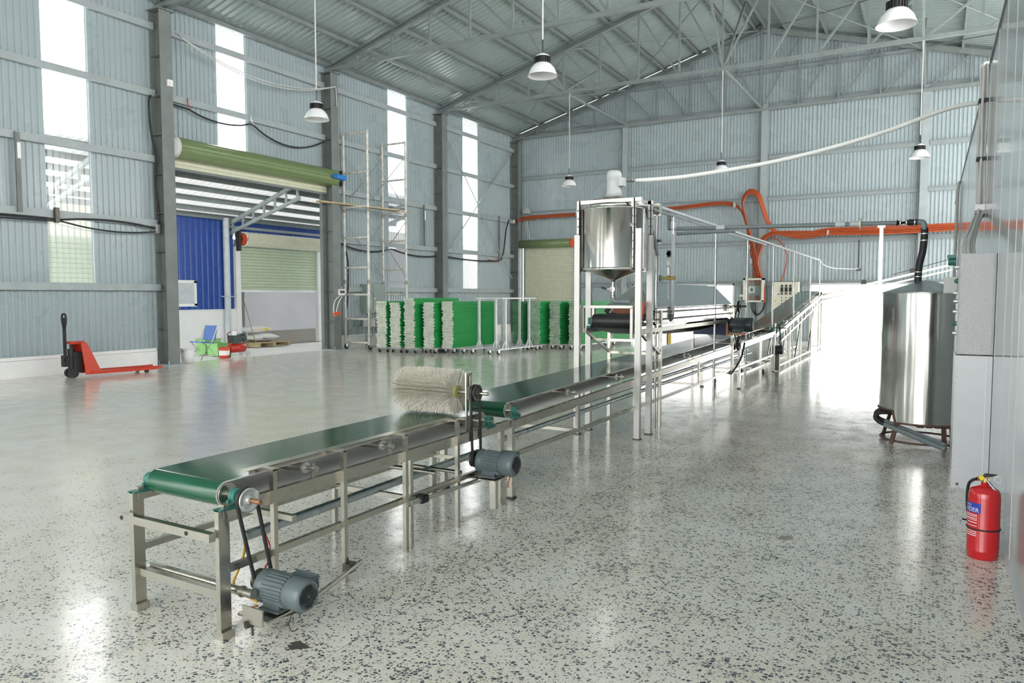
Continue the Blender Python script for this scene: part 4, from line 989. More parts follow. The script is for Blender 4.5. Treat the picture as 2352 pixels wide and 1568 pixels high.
P('copper_elbow', MB().tube([(-.17, 9.2, 2.395), (-.12, 9.2, 2.393), (-.095, 9.2, 2.365), (-.09, 9.2, 2.30)], .03, 12, sm=4), 'pvc', gp)
dh = P('rubber_hose', MB().tube([(-.09, 9.2, 2.33), (-.09, 9.2, 2.22), (-.10, 9.2, 2.08), (-.125, 9.2, 1.95), (-.135, 9.2, 1.83), (-.135, 9.2, 1.70)], .036, 12, sm=4), 'black', gp)
P('hose_clip', MB().cyl((-.09, 9.2, 2.262), (-.09, 9.2, 2.272), .039, n=14).cyl((-.09, 9.2, 2.19), (-.09, 9.2, 2.20), .039, n=14).cyl((-.135, 9.2, 1.85), (-.135, 9.2, 1.858), .039, n=14).cyl((-.135, 9.2, 1.80), (-.135, 9.2, 1.808), .039, n=14), 'alu', dh)
P('support_strap', MB().bb(-.525, -.49, 9.195, 9.2, 1.48, 2.36).bb(-.545, -.47, 9.17, 9.23, 2.355, 2.372), 'polish', gp)

vp = thing('valve_pipe', 'vertical grey riser pipe with brass valve and gauge in front of the hood', 'pipe', (-2.87, 9.15, 1.3))
vx, vy = -2.83, 9.05
P('riser', MB().cyl((vx, vy, 1.36), (vx, vy, 2.36), .024, n=14), 'pvc_light', vp)
P('riser_top', MB().cyl((vx, vy, 2.36), (vx, vy, 2.58), .015, n=10).cyl((vx, vy, 2.43), (vx, vy, 2.52), .033, n=14).cyl((vx, vy, 2.36), (vx, vy, 2.41), .032, n=14), 'alu', vp)
P('small_pipe', MB().cyl((vx-.055, vy, 1.55), (vx-.055, vy, 2.08), .012, n=10), 'pvc_light', vp)
P('pressure_gauge', MB().cyl((vx-.055, vy-.02, 2.12), (vx-.055, vy+.02, 2.12), .028, n=16).bb(vx-.07, vx-.035, vy-.02, vy+.02, 2.08, 2.16), 'black', vp)
P('pressure_fitting', MB().bb(vx-.075, vx-.03, vy-.02, vy+.02, 1.98, 2.05).cyl((vx-.055, vy, 1.86), (vx-.055, vy, 1.95), .026, n=12), 'alu', vp)
bv = P('brass_valve', MB().cyl((vx-.14, vy, 1.815), (vx+.03, vy, 1.815), .018, n=12).cyl((vx-.06, vy, 1.815), (vx+.03, vy, 1.815), .03, n=10), 'brass', vp)
P('valve_wheel', MB().cyl((vx-.17, vy, 1.815), (vx-.15, vy, 1.815), .042, n=14), 'hub_green', bv)
P('return_bend', MB().tube([(vx, vy, 1.37)]+[(vx-.065+.065*math.cos(a*PI/8), vy, 1.34-.065*math.sin(a*PI/8)) for a in range(9)]+[(vx-.13, vy, 1.38)], .022, 10), 'pvc', vp)

cdt = thing('conduit_line', 'slim white conduit carried on a row of thin stainless poles along the line', 'conduit', (-2.87, 15.5, 0))
P('conduit', MB().cyl((-2.87, 8.05, 2.655), (-2.87, 23.2, 2.63), .023, n=10), 'pvc_light', cdt)
P('conduit', MB().cyl((-2.84, 8.3, 2.59), (-2.84, 15.0, 2.59), .02, n=10), 'pvc', cdt)
for y in (8.5, 11.26, 13.47, 15.95, 18.6, 21.3, 23.2): P('pole', MB().cyl((-2.86, y, 0), (-2.86, y, 2.62), .017, n=10), 'polish', cdt)
P('pole_clamp', MB().bb(-2.92, -2.8, 8.48, 8.53, 2.22, 2.26).bb(-2.9, -2.82, 8.46, 8.55, 2.55, 2.68), 'steel', cdt)
P('overflow_pipe', MB().tube([(-2.86, 8.14, 2.60), (-2.85, 8.16, 2.5), (-2.80, 8.25, 2.25), (-2.78, 8.3, 2.06)], .022, 10), 'pvc', cdt)
P('end_cable', MB().tube([(-2.87, 23.2, 2.63), (-2.8, 23.6, 2.50), (-2.6, 24.2, 2.42), (-2.35, 25.0, 2.42), (-2.2, 26.5, 2.46), (-2.15, 27.2, 2.5)], .012, 6, sm=4), 'hose_white', cdt)
solo('drop_rod', MB().cyl((-2.15, 27.2, 2.42), (-2.15, 27.2, 3.45), .02, n=6).bb(-2.22, -2.08, 27.15, 27.25, 2.42, 2.5), 'dark_steel', 'thin dark drop rod with a small box on the back wall', 'rod')

# =================================================================== STORAGE TANK
bt = thing('storage_tank', 'big vertical stainless storage tank beside the grey control cabinet', 'tank', (-.06, 9.2, 0))
tx, ty, tr_ = -.055, 9.2, .425
n = 72; V = []; fs = []
prof = [1.635]
def botz(a):
    # the shell is cut away higher on the side facing the hall
    x = math.cos(a)
    return .36 if x < -.62 else .235
for i in range(n):
    a = 2*PI*i/n; V += [(tx+tr_*math.cos(a), ty+tr_*math.sin(a), botz(a)), (tx+tr_*math.cos(a), ty+tr_*math.sin(a), 1.63)]
sh = MB().add(V, [(2*i, 2*((i+1) % n), 2*((i+1) % n)+1, 2*i+1) for i in range(n)], True)
P('tank_shell', sh, 'polish', bt)
P('tank_floor', MB().cyl((tx, ty, .37), (tx, ty, .38), tr_-.005, n=48), 'steel', bt)
P('tank_lid', MB().lathe((tx, ty, 1.63), (0, 0, 1), [(tr_+.004, -.01), (tr_+.006, .004), (tr_-.02, .012), (.05, .13), (0, .135)], n=64), 'galv', bt)
P('top_rim', MB().tube([(tx+tr_*math.cos(2*PI*i/64), ty+tr_*math.sin(2*PI*i/64), 1.63) for i in range(64)], .008, 6, True), 'steel', bt)
rb = MB(); pts = []
for i in range(n+1):
    a = 2*PI*i/n; pts.append((tx+(tr_+.003)*math.cos(a), ty+(tr_+.003)*math.sin(a), botz(a)))
P('bottom_edge', MB().tube(pts[:-1], .012, 6, True), 'brown', bt)
for a in (235, 305, 145, 40):
    a = math.radians(a); c_, s_ = math.cos(a), math.sin(a)
    P('stand_leg', MB().bar((tx+tr_*.82*c_, ty+tr_*.82*s_, .37), (tx+tr_*1.02*c_-.03, ty+tr_*1.02*s_, 0.0), .05, .012, (c_, s_, 0)), 'brown', bt)
P('stand_ring', MB().tube([(tx+tr_*.95*math.cos(2*PI*i/24), ty+tr_*.95*math.sin(2*PI*i/24), .03) for i in range(24)], .012, 6, True), 'brown', bt)
for k, (dy, dz) in enumerate(((0, 0), (.1, .02))):
    z = .20+dz; y = 8.83+dy
    pp = P('drain_pipe', MB().cyl((-.40, y+.06, z), (.17, y-.36, .06+dz), .026, n=12), 'pvc', bt)
    P('drain_hose', MB().tube([(-.36, y+.06, z-.01), (-.46, y+.1, z+.02), (-.50, y+.12, z+.07), (-.46, y+.13, z+.115), (-.38, y+.15, z+.12), (-.28, y+.18, z+.11)], .022, 10, sm=4), 'black', pp)
P('support_bracket', MB().bb(-.50, -.478, 9.16, 9.24, 1.48, 1.62), 'polish', bt)
for i in range(5):
    P('bottom_rib', MB().box((-.1+i*.08, 8.95+.02*i, .22), (.06, .3, .03), .3), 'brown', bt)

# =================================================================== CABINET, WALL CABLES, EXTINGUISHER
cb = thing('control_cabinet', 'tall control cabinet with hammered grey upper box and pale lower box', 'cabinet', (.32, 7.4, 0))
ub = P('upper_box', MB().bb(.19, .447, 7.1, 7.75, 1.115, 1.94), 'hammer', cb)
P('box_edge', MB().bb(.19, .196, 7.095, 7.1, 1.115, 1.94).bb(.43, .447, 7.093, 7.1, 1.115, 1.94), 'girt', ub)
lb = P('lower_box', MB().bb(.188, .447, 7.1, 7.8, 0.0, 1.105), 'cab_white', cb)
P('box_seam', MB().bb(.405, .410, 7.094, 7.1, 0.02, 1.09), 'lwhite', lb)
rv = MB()
for i in range(22): rv.cyl((.20, 7.1, .03+i*.05), (.20, 7.096, .03+i*.05), .004, n=6)
P('rivets', rv, 'girt', lb, stuff=True)
P('hole', MB().cyl((.232, 7.1, .03), (.232, 7.096, .03), .012, n=10), 'dark_steel', lb)
for i, (z, y) in enumerate(((1.84, 7.35), (1.72, 7.3), (1.62, 7.45), (1.55, 7.3), (1.46, 7.4), (1.36, 7.35), (1.28, 7.3))):
    P('push_button', MB().cyl((.19, y, z), (.172, y, z), .02, n=12).cyl((.18, y, z), (.162, y, z), .013, n=12), 'hub_green' if i in (1, 5) else 'alu', cb)
P('side_box', MB().bb(.09, .19, 7.55, 7.7, 1.62, 1.76), 'box_grey', cb)
P('side_motor', MB().cyl((.12, 7.7, 1.9), (.18, 7.7, 1.9), .035, n=14).bb(.11, .18, 7.66, 7.74, 1.93, 1.96), 'hub_green', cb)

wc = thing('cable_bundle', 'bundle of white cables strapped down the right partition wall to the cabinet', 'cables', (.42, 8.9, 2))
for i, (xo, dy, end) in enumerate(((.432, .0, .25), (.415, .03, .29), (.395, -.03, .27), (.425, .07, .31), (.375, .05, .235))):
    w_ = lambda k: .004*math.sin(k*2.1+i*1.7)
    P('cable', MB().tube([(.46, 9.2+dy, 3.985), (xo, 9.14+dy, 3.975), (xo, 9.12+dy, 3.85), (xo+w_(1), 9.10+dy, 3.5), (xo+w_(2), 9.08+dy, 3.1), (xo+w_(3), 9.05+dy, 2.8), (xo+w_(4), 9.02+dy, 2.48), (xo*.6+end*.4, 8.6+dy, 2.3), (end, 7.7+dy, 2.05), (end, 7.42, 1.93)], .0135, 8, sm=5), 'grey_cable', wc)
for y, z in ((9.12, 3.6), (9.08, 3.0), (9.03, 2.42)): P('cable_strap', MB().bb(.358, .446, y-.05, y+.10, z-.018, z+.018), 'black', wc)
P('cable_saddle', MB().bb(.355, .447, 8.98, 9.12, 2.47, 2.53), 'lwhite', wc)
wc2 = solo('wall_cable', MB().tube([(.44, 18.1, 3.97), (.41, 18.1, 3.85), (.41, 18.2, 3.4), (.41, 18.5, 2.6), (.41, 18.7, 1.8), (.41, 18.8, 1.2)], .03, 8, sm=4), 'grey_cable', 'single pale cable hanging down the far end of the right partition wall', 'cable')

hs = thing('white_hose', 'thick white hose swooping from the mixing tank motor to the right wall', 'hose', (-1.2, 8.6, 3))
P('hose', MB().tube([(-3.026, 8.1, 2.91), (-2.7, 8.2, 2.92), (-2.345, 8.324, 2.952), (-1.637, 8.566, 3.058), (-1.04, 8.778, 3.193), (-.462, 8.99, 3.367), (-.06, 9.141, 3.525), (.178, 9.232, 3.598), (.36, 9.28, 3.62)], .024, 10, sm=5), 'hose_white', hs)
P('motor_lead', MB().tube([(mx+.12, my, 2.9), (-3.06, 8.05, 2.895), (-3.02, 8.1, 2.91)], .007, 6, sm=3), 'dark_steel', hs)
P('hose_hook', MB().tube([(.36, 9.28, 3.60), (.40, 9.3, 3.58), (.446, 9.3, 3.6)], .008, 6), 'lwhite', hs)

ex = thing('fire_extinguisher', 'red fire extinguisher with blue label standing by the right partition wall', 'extinguisher', (.325, 5.27, 0))
ex_x, ex_y, er = .318, 5.27, .086
P('cylinder', MB().lathe((ex_x, ex_y, 0), (0, 0, 1), [(0, .004), (er*.93, .0), (er*.97, .01), (er, .05), (er*1.005, .052), (er, .054), (er, .375), (er*.97, .40), (er*.86, .422), (er*.6, .436), (er*.3, .445), (er*.25, .448), (er*.25, .465), (0, .465)], n=40), 'red', ex)
P('rubber_strap', MB().tube([(ex_x+(er+.002)*math.cos(2*PI*i/32), ex_y+(er+.002)*math.sin(2*PI*i/32), .185) for i in range(32)], .005, 6, True), 'black', ex)
P('strap_tail', MB().tube([(ex_x-er, ex_y-.01, .22), (ex_x-er-.025, ex_y-.02, .225)], .007, 6), 'black', ex)
def wrap(r, a_right, zb):
    def f(x, y):
        a = a_right+x/r; return (ex_x+r*math.sin(a), ex_y-r*math.cos(a), zb+y)
    return f
def label(name, r, a0, a1, z0, z1, m, par):
    k = 20; V = []
    for i in range(k+1):
        a = a0+(a1-a0)*i/k; V += [(ex_x+r*math.sin(a), ex_y-r*math.cos(a), z0), (ex_x+r*math.sin(a), ex_y-r*math.cos(a), z1)]
    return P(name, MB().add(V, [(2*i, 2*i+2, 2*i+3, 2*i+1) for i in range(k)], True), m, par)
D_ = math.radians
lab = label('paper_label', er+.0008, D_(-150), D_(-22), .115, .325, 'red', ex)
label('blue_panel', er+.0012, D_(-150), D_(-14), .285, .345, 'lblue', lab)
RT = er+.002
P('label_lettering', MB().text('POWDER', .036, wrap(RT, D_(-20)-.152/RT, .291)).text('DRAGON', .019, wrap(RT, D_(-55)-.077/RT, .323)), 'lwhite', lab)
lm = MB()
for i, z in enumerate((.272, .262, .25, .24, .225, .205, .17, .158, .146)):
    w = (60, 100, 55, 100, 60, 100, 70, 60, 60)[i]; k = 8
    a0, a1 = D_(-24-w), D_(-26); V = []
    for j in range(k+1):
        a = a0+(a1-a0)*j/k; hh = .0016 if w == 100 else .0022
        V += [(ex_x+RT*math.sin(a), ex_y-RT*math.cos(a), z-hh), (ex_x+RT*math.sin(a), ex_y-RT*math.cos(a), z+hh)]
    lm.add(V, [(2*j, 2*j+2, 2*j+3, 2*j+1) for j in range(k)], True)
P('label_lines', lm, 'lwhite', lab)
hd = P('valve_head', MB().cyl((ex_x, ex_y, .46), (ex_x, ex_y, .49), .02, n=14).bb(ex_x-.025, ex_x+.02, ex_y-.014, ex_y+.014, .475, .492).cyl((ex_x-.045, ex_y-.01, .482), (ex_x-.02, ex_y, .482), .012, n=10), 'brass', ex)
P('safety_tag', MB().cyl((ex_x-.02, ex_y-.03, .495), (ex_x-.02, ex_y-.015, .495), .014, n=12), 'yellow', hd)
P('carry_handle', MB().bar((ex_x+.0, ex_y-.01, .492), (ex_x+.055, ex_y-.03, .425), .02, .006), 'galv', hd)
P('squeeze_lever', MB().prism([(ex_x-.02, ex_y-.012, .495), (ex_x+.03, ex_y-.02, .503), (ex_x+.06, ex_y-.03, .52), (ex_x+.0, ex_y-.015, .518)], (.0, .022, 0)), 'black', hd)
P('safety_ring', MB().tube([(ex_x+.062+.018*math.cos(i*PI/8), ex_y-.035, .495+.018*math.sin(i*PI/8)) for i in range(16)], .002, 5, True), 'lwhite', hd)
P('discharge_hose', MB().tube([(ex_x-.045, ex_y-.01, .482), (ex_x-.07, ex_y+.0, .465), (ex_x-.085, ex_y+.04, .42), (ex_x-.085, ex_y+.06, .3), (ex_x-.06, ex_y+.085, .15)], .009, 8, sm=4), 'black', ex)

# =================================================================== BACK WALL SERVICES
oh = thing('orange_hoses', 'orange hoses looped and draped along the back wall', 'hoses', (-5.5, 27.0, 2))
def strand(pts, y, r=.029):
    P('hose', MB().tube([(x, y, z) for x, z in pts], r, 8, sm=4), 'orange', oh)
main = [(-15.3, 4.74), (-14.93, 4.82), (-14.11, 4.88), (-12.35, 4.86), (-9.62, 4.88), (-8.27, 4.9), (-6.98, 4.96), (-6.36, 4.92), (-6.05, 4.67), (-5.85, 4.2), (-5.69, 3.43), (-5.55, 2.65), (-5.50, 2.1)]
for k in range(3): strand([(x+.03*k, z-.05*k+random.uniform(-.02, .02)) for x, z in main], 27.08-.03*k)
lp_ = [(-5.38, 2.19), (-5.52, 3.11), (-5.75, 4.04), (-5.95, 4.82), (-5.86, 5.2), (-5.63, 5.32), (-5.37, 5.16), (-5.2, 4.7), (-5.01, 4.16), (-4.76, 3.84), (-4.39, 3.63), (-3.82, 3.56), (-3.13, 3.66), (-2.07, 3.67), (-.55, 3.66), (.53, 3.67), (1.5, 3.67)]
cxl, czl = -5.6, 4.4
for k in range(4):
    f = 1-.055*k
    strand([(cxl+(x-cxl)*f if z > 3.75 else x+.03*k, (czl+(z-czl)*f if z > 3.9 else z+.055*k*(1 if x > -4.2 else 0)+random.uniform(-.015, .015))) for x, z in lp_], 26.98-.035*k, .030)
for k in range(3): strand([(-5.31+.05*k, 2.18), (-5.43+.04*k, 2.8), (-5.33+.06*k, 3.41-.04*k), (-5.12+.04*k, 3.71-.04*k), (-4.68, 3.80-.05*k), (-3.13, 3.74-.05*k), (-1.17, 3.72-.06*k), (.53, 3.76-.06*k), (1.5, 3.74)], 26.92-.03*k)
strand([(-5.2, 3.60), (-4.98, 3.63), (-4.68, 3.5), (-4.46, 3.16), (-4.41, 2.78), (-4.58, 2.06)], 27.05, .02)
for k in range(2): strand([(-5.50+.07*k, 3.0), (-5.43+.05*k, 2.65), (-5.24+.04*k, 2.18), (-5.15+.03*k, 1.72), (-5.12+.02*k, 1.34)], 26.94, .035)
for (x, z) in ((-12.35, 4.83), (-9.62, 4.85), (-6.2, 4.8), (-5.66, 3.3), (-5.58, 2.8), (-3.1, 3.7)): P('hose_clip', MB().box((x, 26.93, z), (.05, .2, .16)), 'box_grey', oh)
P('hose_end', MB().cyl((-15.3, 27.05, 4.6), (-15.3, 27.05, 4.74), .06, n=10), 'lwhite', oh)

pb = thing('fuse_box', 'grey wall box with glass front on the back wall, fed by orange hoses', 'box', (-5.5, 27.1, 1.4))
P('box_body', MB().bb(-5.83, -5.75, 26.8, 27.1, 1.38, 2.2).bb(-5.2, -5.13, 26.8, 27.1, 1.38, 2.2).bb(-5.83, -5.13, 26.8, 27.1, 1.36, 1.42).bb(-5.83, -5.13, 26.8, 27.1, 2.14, 2.2).bb(-5.83, -5.13, 27.08, 27.1, 1.38, 2.2), 'cream', pb)
P('back_plate', MB().bb(-5.76, -5.2, 27.06, 27.075, 1.42, 2.14), 'box_olive', pb)
P('glass_front', MB().bb(-5.75, -5.2, 26.83, 26.835, 1.42, 2.14), 'glass', pb)
P('breaker', MB().bb(-5.68, -5.45, 26.98, 27.06, 1.68, 1.92), 'lwhite', pb); P('breaker_switch', MB().bb(-5.60, -5.53, 26.96, 26.98, 1.74, 1.86), 'black', pb)
for x in (-5.62, -5.42, -5.34):
    P('hose_tail', MB().cyl((x, 27.0, 1.95), (x, 27.0, 2.14), .04, n=8).cyl((x, 27.0, 1.42), (x, 27.0, 1.6), .04, n=8), 'orange', pb)
for k in range(4):
    P('cable', MB().tube([(-5.6+.05*k, 27.02, 1.38), (-5.55+.05*k, 26.98, 1.1-.03*k), (-5.38+.02*k, 26.95, .88+.02*k), (-5.15-.01*k, 26.97, 1.1), (-5.12, 27.0, 1.4)], .016, 6, sm=4), 'black', pb)
P('cable', MB().tube([(-5.4, 26.98, .9), (-5.36, 26.95, .6), (-5.1, 26.95, .3), (-4.9, 26.95, .1)], .012, 6, sm=4), 'black', pb)

cp = thing('switch_panel', 'cream switch panel with black selector switches on the back wall', 'panel', (-4.4, 27.15, .9))
P('panel_box', MB().bb(-4.80, -3.98, 26.85, 27.1, .75, 2.06), 'cream', cp)
for i, x in enumerate((-4.52, -4.38, -4.24)):
    P('meter', MB().bb(x-.045, x+.045, 26.835, 26.85, 1.72, 1.88).cyl((x, 26.84, 1.93), (x, 26.85, 1.93), .04, n=10), 'black', cp)
    P('rating_plate', MB().bb(x-.04, x+.04, 26.84, 26.85, 1.62, 1.70), 'dark_steel', cp)
    for j in range(5): P('push_button', MB().cyl((x, 26.82, 1.52-j*.1), (x, 26.85, 1.52-j*.1), .018, n=8), 'black', cp)
P('lock', MB().bb(-4.66, -4.60, 26.84, 26.85, 1.62, 1.65).bb(-4.15, -4.09, 26.84, 26.85, 1.62, 1.67), 'black', cp)
P('warning_label', MB().bb(-4.75, -4.70, 26.845, 26.85, 1.36, 1.46), 'yellow', cp)
solo('wall_junction_box', MB().bb(-14.85, -14.6, 27.0, 27.2, 4.98, 5.1).bb(-14.78, -14.66, 27.02, 27.18, 5.1, 5.2), 'box_grey', 'small grey junction box above the orange hose near the back left corner', 'box')
solo('conduit_pipe', MB().tube([(-14.9, 27.2, 4.9), (-14.85, 27.2, 4.6), (-14.7, 27.2, 3.95)], .025, 6, sm=3).tube([(-14.8, 27.2, 4.9), (-14.75, 27.2, 4.5), (-14.62, 27.2, 3.95)], .025, 6, sm=3), 'grey_cable', 'two pale conduits dropping to the back roller shutter', 'conduit')

solo('yellow_post', MB().cyl((-7.52, 23.75, 0), (-7.52, 23.75, .42), .09, n=14).cyl((-7.52, 23.75, .15), (-7.52, 23.75, .2), .095, n=14), 'brass', 'short yellowish post standing beyond the hooded conveyor in the bright doorway', 'post')

# =================================================================== LEFT WALL SERVICES
def wire(name, pts, r, m, label, cat='cable', sm=5): return solo(name, MB().tube(pts, r, 6, sm=sm), m, label, cat)
xw = XL+.17
def catn(y0, z0, y1, z1, sag, n=7): return [(xw, y0+(y1-y0)*i/n, z0+(z1-z0)*i/n-sag*4*(i/n)*(1-i/n)) for i in range(n+1)]
bc = thing('black_cables', 'black cables clipped along the girt left of the loading door', 'cables', (xw, 8, 3.1))
P('cable', MB().tube(catn(2.0, 3.18, 8.35, 3.12, .02)+catn(8.5, 3.12, 10.6, 3.1, -.08), .022, 6, sm=2), 'black', bc)
P('cable', MB().tube([(x+.03, y, z-.02) for x, y, z in catn(2.0, 3.14, 8.35, 3.1, .05)+catn(8.5, 3.1, 10.6, 3.06, .10)], .018, 6, sm=2), 'black', bc)
P('cable', MB().tube([(xw+.02, 10.62, 3.1), (xw, 10.66, 3.5), (xw, 10.6, 4.1), (xw, 10.63, 4.7), (xw, 10.52, 5.3), (xw, 10.5, 5.9), (xw, 10.55, 6.05)], .024, 6, sm=4), 'black', bc)
P('cable_clip', MB().bb(xw-.03, xw+.05, 8.36, 8.44, 3.05, 3.35), 'dark_steel', bc); P('cable_clip', MB().bb(xw-.03, xw+.05, 10.55, 10.65, 3.0, 3.2), 'alu', bc)
bc2 = thing('black_cable_swag', 'black cable hanging in swags above the rolled-up loading door', 'cables', (xw, 13.5, 5.9))
P('cable', MB().tube(catn(11.0, 5.98, 11.5, 5.95, .0, 2)+catn(11.5, 5.95, 13.35, 5.97, .15)[1:]+catn(13.35, 5.97, 15.95, 6.0, .35)[1:], .022, 6, sm=3), 'black', bc2)
P('cable_hook', MB().tube([(xw, 13.35, 6.2), (xw+.04, 13.3, 6.12), (xw+.04, 13.36, 6.0), (xw, 13.42, 5.95)], .012, 5, sm=3), 'alu', bc2)
P('cable_hook', MB().tube([(xw, 11.5, 6.2), (xw+.04, 11.46, 6.1), (xw+.03, 11.52, 5.95)], .012, 5, sm=3), 'cable_red', bc2)
bc3 = thing('beige_cables', 'two thin beige cables sagging between the columns above the loading door', 'cables', (XL+.45, 13.5, 7))
for k in (0, 1): P('cable', MB().tube([(XL+.45, y, z-.07*k*math.sin(PI*(y-11)/5.2)) for x, y, z in catn(11.0, 7.5, 16.15, 7.55, .45)], .014, 5, sm=3), 'grey_cable', bc3)
P('cable', MB().tube([(XL+.45, 16.15, 7.55), (XL+.44, 16.18, 7.4), (XL+.44, 16.2, 7.0)], .016, 5, sm=3), 'grey_cable', bc3)
bc4 = thing('black_cables', 'black cables along the girt behind the scaffold tower', 'cables', (xw, 19, 3))
P('cable', MB().tube(catn(16.6, 3.12, 18.9, 3.1, .15)+catn(18.9, 3.1, 21.4, 2.98, .1)[1:], .026, 6, sm=2), 'black', bc4)
P('cable', MB().tube([(xw, 16.7, 3.1), (xw+.02, 16.85, 2.6), (xw, 16.85, 1.6), (xw, 16.75, 1.1)], .024, 6, sm=4), 'black', bc4)
bc5 = thing('corner_cables', 'black and orange cables bending up beside the back left corner column', 'cables', (xw, 24.5, 3))
P('cable', MB().tube(catn(22.0, 3.0, 25.6, 2.98, .06)+[(xw, 26.0, 3.1), (xw, 26.2, 3.6), (xw, 26.35, 4.3), (xw, 26.6, 4.7)], .028, 6, sm=2), 'black', bc5)
P('cable_sleeve', MB().tube([(xw+.02, 24.9, 2.98), (xw+.02, 25.6, 2.97)], .035, 6), 'orange', bc5)
P('riser', MB().bb(xw-.03, xw+.03, 25.75, 25.83, 3.0, 4.8), 'column', bc5)
eb = thing('electrical_cabinet', 'grey green electrical cabinet on the wall behind the scaffold tower', 'cabinet', (XL+.25, 18.0, .9))
P('cabinet_body', MB().bb(XL+.03, XL+.3, 17.55, 18.45, 1.05, 1.95), 'box_olive', eb)
P('cabinet_door', MB().bb(XL+.3, XL+.32, 17.85, 18.42, 1.08, 1.92), 'box_olive', eb); P('door_lock', MB().cyl((XL+.32, 17.92, 1.5), (XL+.34, 17.92, 1.5), .02, n=8), 'alu', eb)
P('cabinet_shelf', MB().bb(XL+.03, XL+.4, 17.4, 18.4, .6, .63).bb(XL+.05, XL+.09, 17.42, 17.46, 0, .6).bb(XL+.05, XL+.09, 18.34, 18.38, 0, .6).bb(XL+.34, XL+.38, 17.42, 17.46, 0, .6).bb(XL+.34, XL+.38, 18.34, 18.38, 0, .6), 'girt', eb)
jc = thing('jerrycan', 'white jerrycan under the electrical cabinet behind the scaffold', 'jerrycan', (XL+.22, 17.7, .63))
P('can_body', MB().bb(XL+.1, XL+.34, 17.6, 17.9, .631, .88).lathe((XL+.22, 17.7, .88), (0, 0, 1), [(.05, 0), (.03, .03), (.03, .06), (0, .06)], n=10), 'white', jc)
P('can_handle', MB().tube([(XL+.22, 17.75, .88), (XL+.22, 17.77, .94), (XL+.22, 17.87, .94), (XL+.22, 17.89, .88)], .012, 6), 'white', jc)
so = thing('socket_box', 'white double socket box with white cables on the column beside the door', 'socket', (XL+.42, 16.3, 1.6))
P('socket_plate', MB().bb(XL+.40, XL+.46, 16.18, 16.42, 1.6, 1.78), 'lwhite', so)
P('socket_face', MB().bb(XL+.46, XL+.465, 16.21, 16.29, 1.66, 1.74).bb(XL+.46, XL+.465, 16.31, 16.39, 1.66, 1.74), 'black', so)
P('cable', MB().tube([(XL+.43, 16.25, 1.6), (XL+.45, 16.0, 1.45), (XL+.45, 15.93, 1.2), (XL+.43, 16.0, 1.0)], .014, 6, sm=4), 'hose_white', so)
P('cable', MB().tube([(XL+.43, 16.35, 1.6), (XL+.45, 16.15, 1.4), (XL+.45, 16.05, 1.15), (XL+.43, 16.05, 1.0)], .014, 6, sm=4), 'hose_white', so)
P('plug_holder', MB().bb(XL+.40, XL+.47, 15.95, 16.2, 1.02, 1.12), 'bucket_red', so)

# =================================================================== PALLET JACK
pj = thing('pallet_jack', 'orange-red hand pallet truck parked along the left wall', 'pallet jack', (-14.4, 9.0, 0))
jR = math.radians(90-8)
jo = Vector((-14.52, 8.22, 0)); jd = Vector((math.cos(jR), math.sin(jR), 0)); js = Vector((jd.y, -jd.x, 0))
def J(a, b, z): q = jo+jd*a+js*b; return (q.x, q.y, z)
for s in (-1, 1):
    b = s*.2
    f = P('fork', MB().prism([J(.18, b-.075, .06), J(1.45, b-.07, .055), J(1.62, b-.03, .07), J(1.62, b+.03, .07), J(1.45, b+.07, .055), J(.18, b+.075, .06)], (0, 0, .055)), 'jack_red', pj)
    P('load_wheel', MB().cyl(J(1.3, b-.035, .035), J(1.3, b+.035, .035), .035, n=12), 'black', f)
P('frame_body', MB().prism([J(.40, -.26, .06), J(.40, .26, .06), J(.16, .20, .68), J(.16, -.20, .68)], tuple(-jd*.03)).prism([J(.40, -.27, .06), J(.16, -.2, .68), J(.05, -.2, .68), J(.1, -.27, .06)], tuple(js*.03)).prism([J(.40, .27, .06), J(.16, .2, .68), J(.05, .2, .68), J(.1, .27, .06)], tuple(-js*.03)).bar(J(-.1, 0, .68), J(.16, 0, .68), .2, .05), 'jack_red', pj)
P('warning_sticker', MB().prism([J(.335, -.13, .24), J(.335, .13, .24), J(.205, .11, .57), J(.205, -.11, .57)], tuple(jd*.01)), 'yellow', pj)
P('pump_unit', MB().cyl(J(-.05, 0, .1), J(-.05, 0, .56), .065, n=14).bar(J(-.05, 0, .3), J(.1, 0, .3), .2, .4).cyl(J(-.05, 0, .56), J(-.05, 0, .66), .03, n=10), 'black', pj)
for s in (-1, 1): P('steer_wheel', MB().cyl(J(-.06, s*.05, .09), J(-.06, s*.12, .09), .09, n=20).cyl(J(-.06, s*.12, .09), J(-.06, s*.125, .09), .05, n=16), 'black', pj)
P('handle_base', MB().bar(J(-.16, 0, .22), J(-.16, 0, .44), .12, .1).cyl(J(-.16, -.1, .36), J(-.16, .1, .36), .035, n=12), 'black', pj)
hd = P('handle_bar', MB().bar(J(-.16, 0, .4), J(-.16, 0, .98), .045, .045, (0, 1, 0)), 'black', pj)
g = [J(-.16, 0, .95), J(-.16, -.06, 1.03), J(-.16, -.09, 1.12), J(-.16, -.085, 1.2), J(-.16, -.04, 1.235), J(-.16, .04, 1.235), J(-.16, .085, 1.2), J(-.16, .09, 1.12), J(-.16, .06, 1.03)]
P('handle_grip', MB().tube(g, .02, 8, True, sm=3).bar(J(-.16, 0, .98), J(-.16, 0, 1.17), .022, .03, (0, 1, 0)).bar(J(-.16, -.03, 1.15), J(-.16, .06, 1.15), .02, .02), 'black', hd)

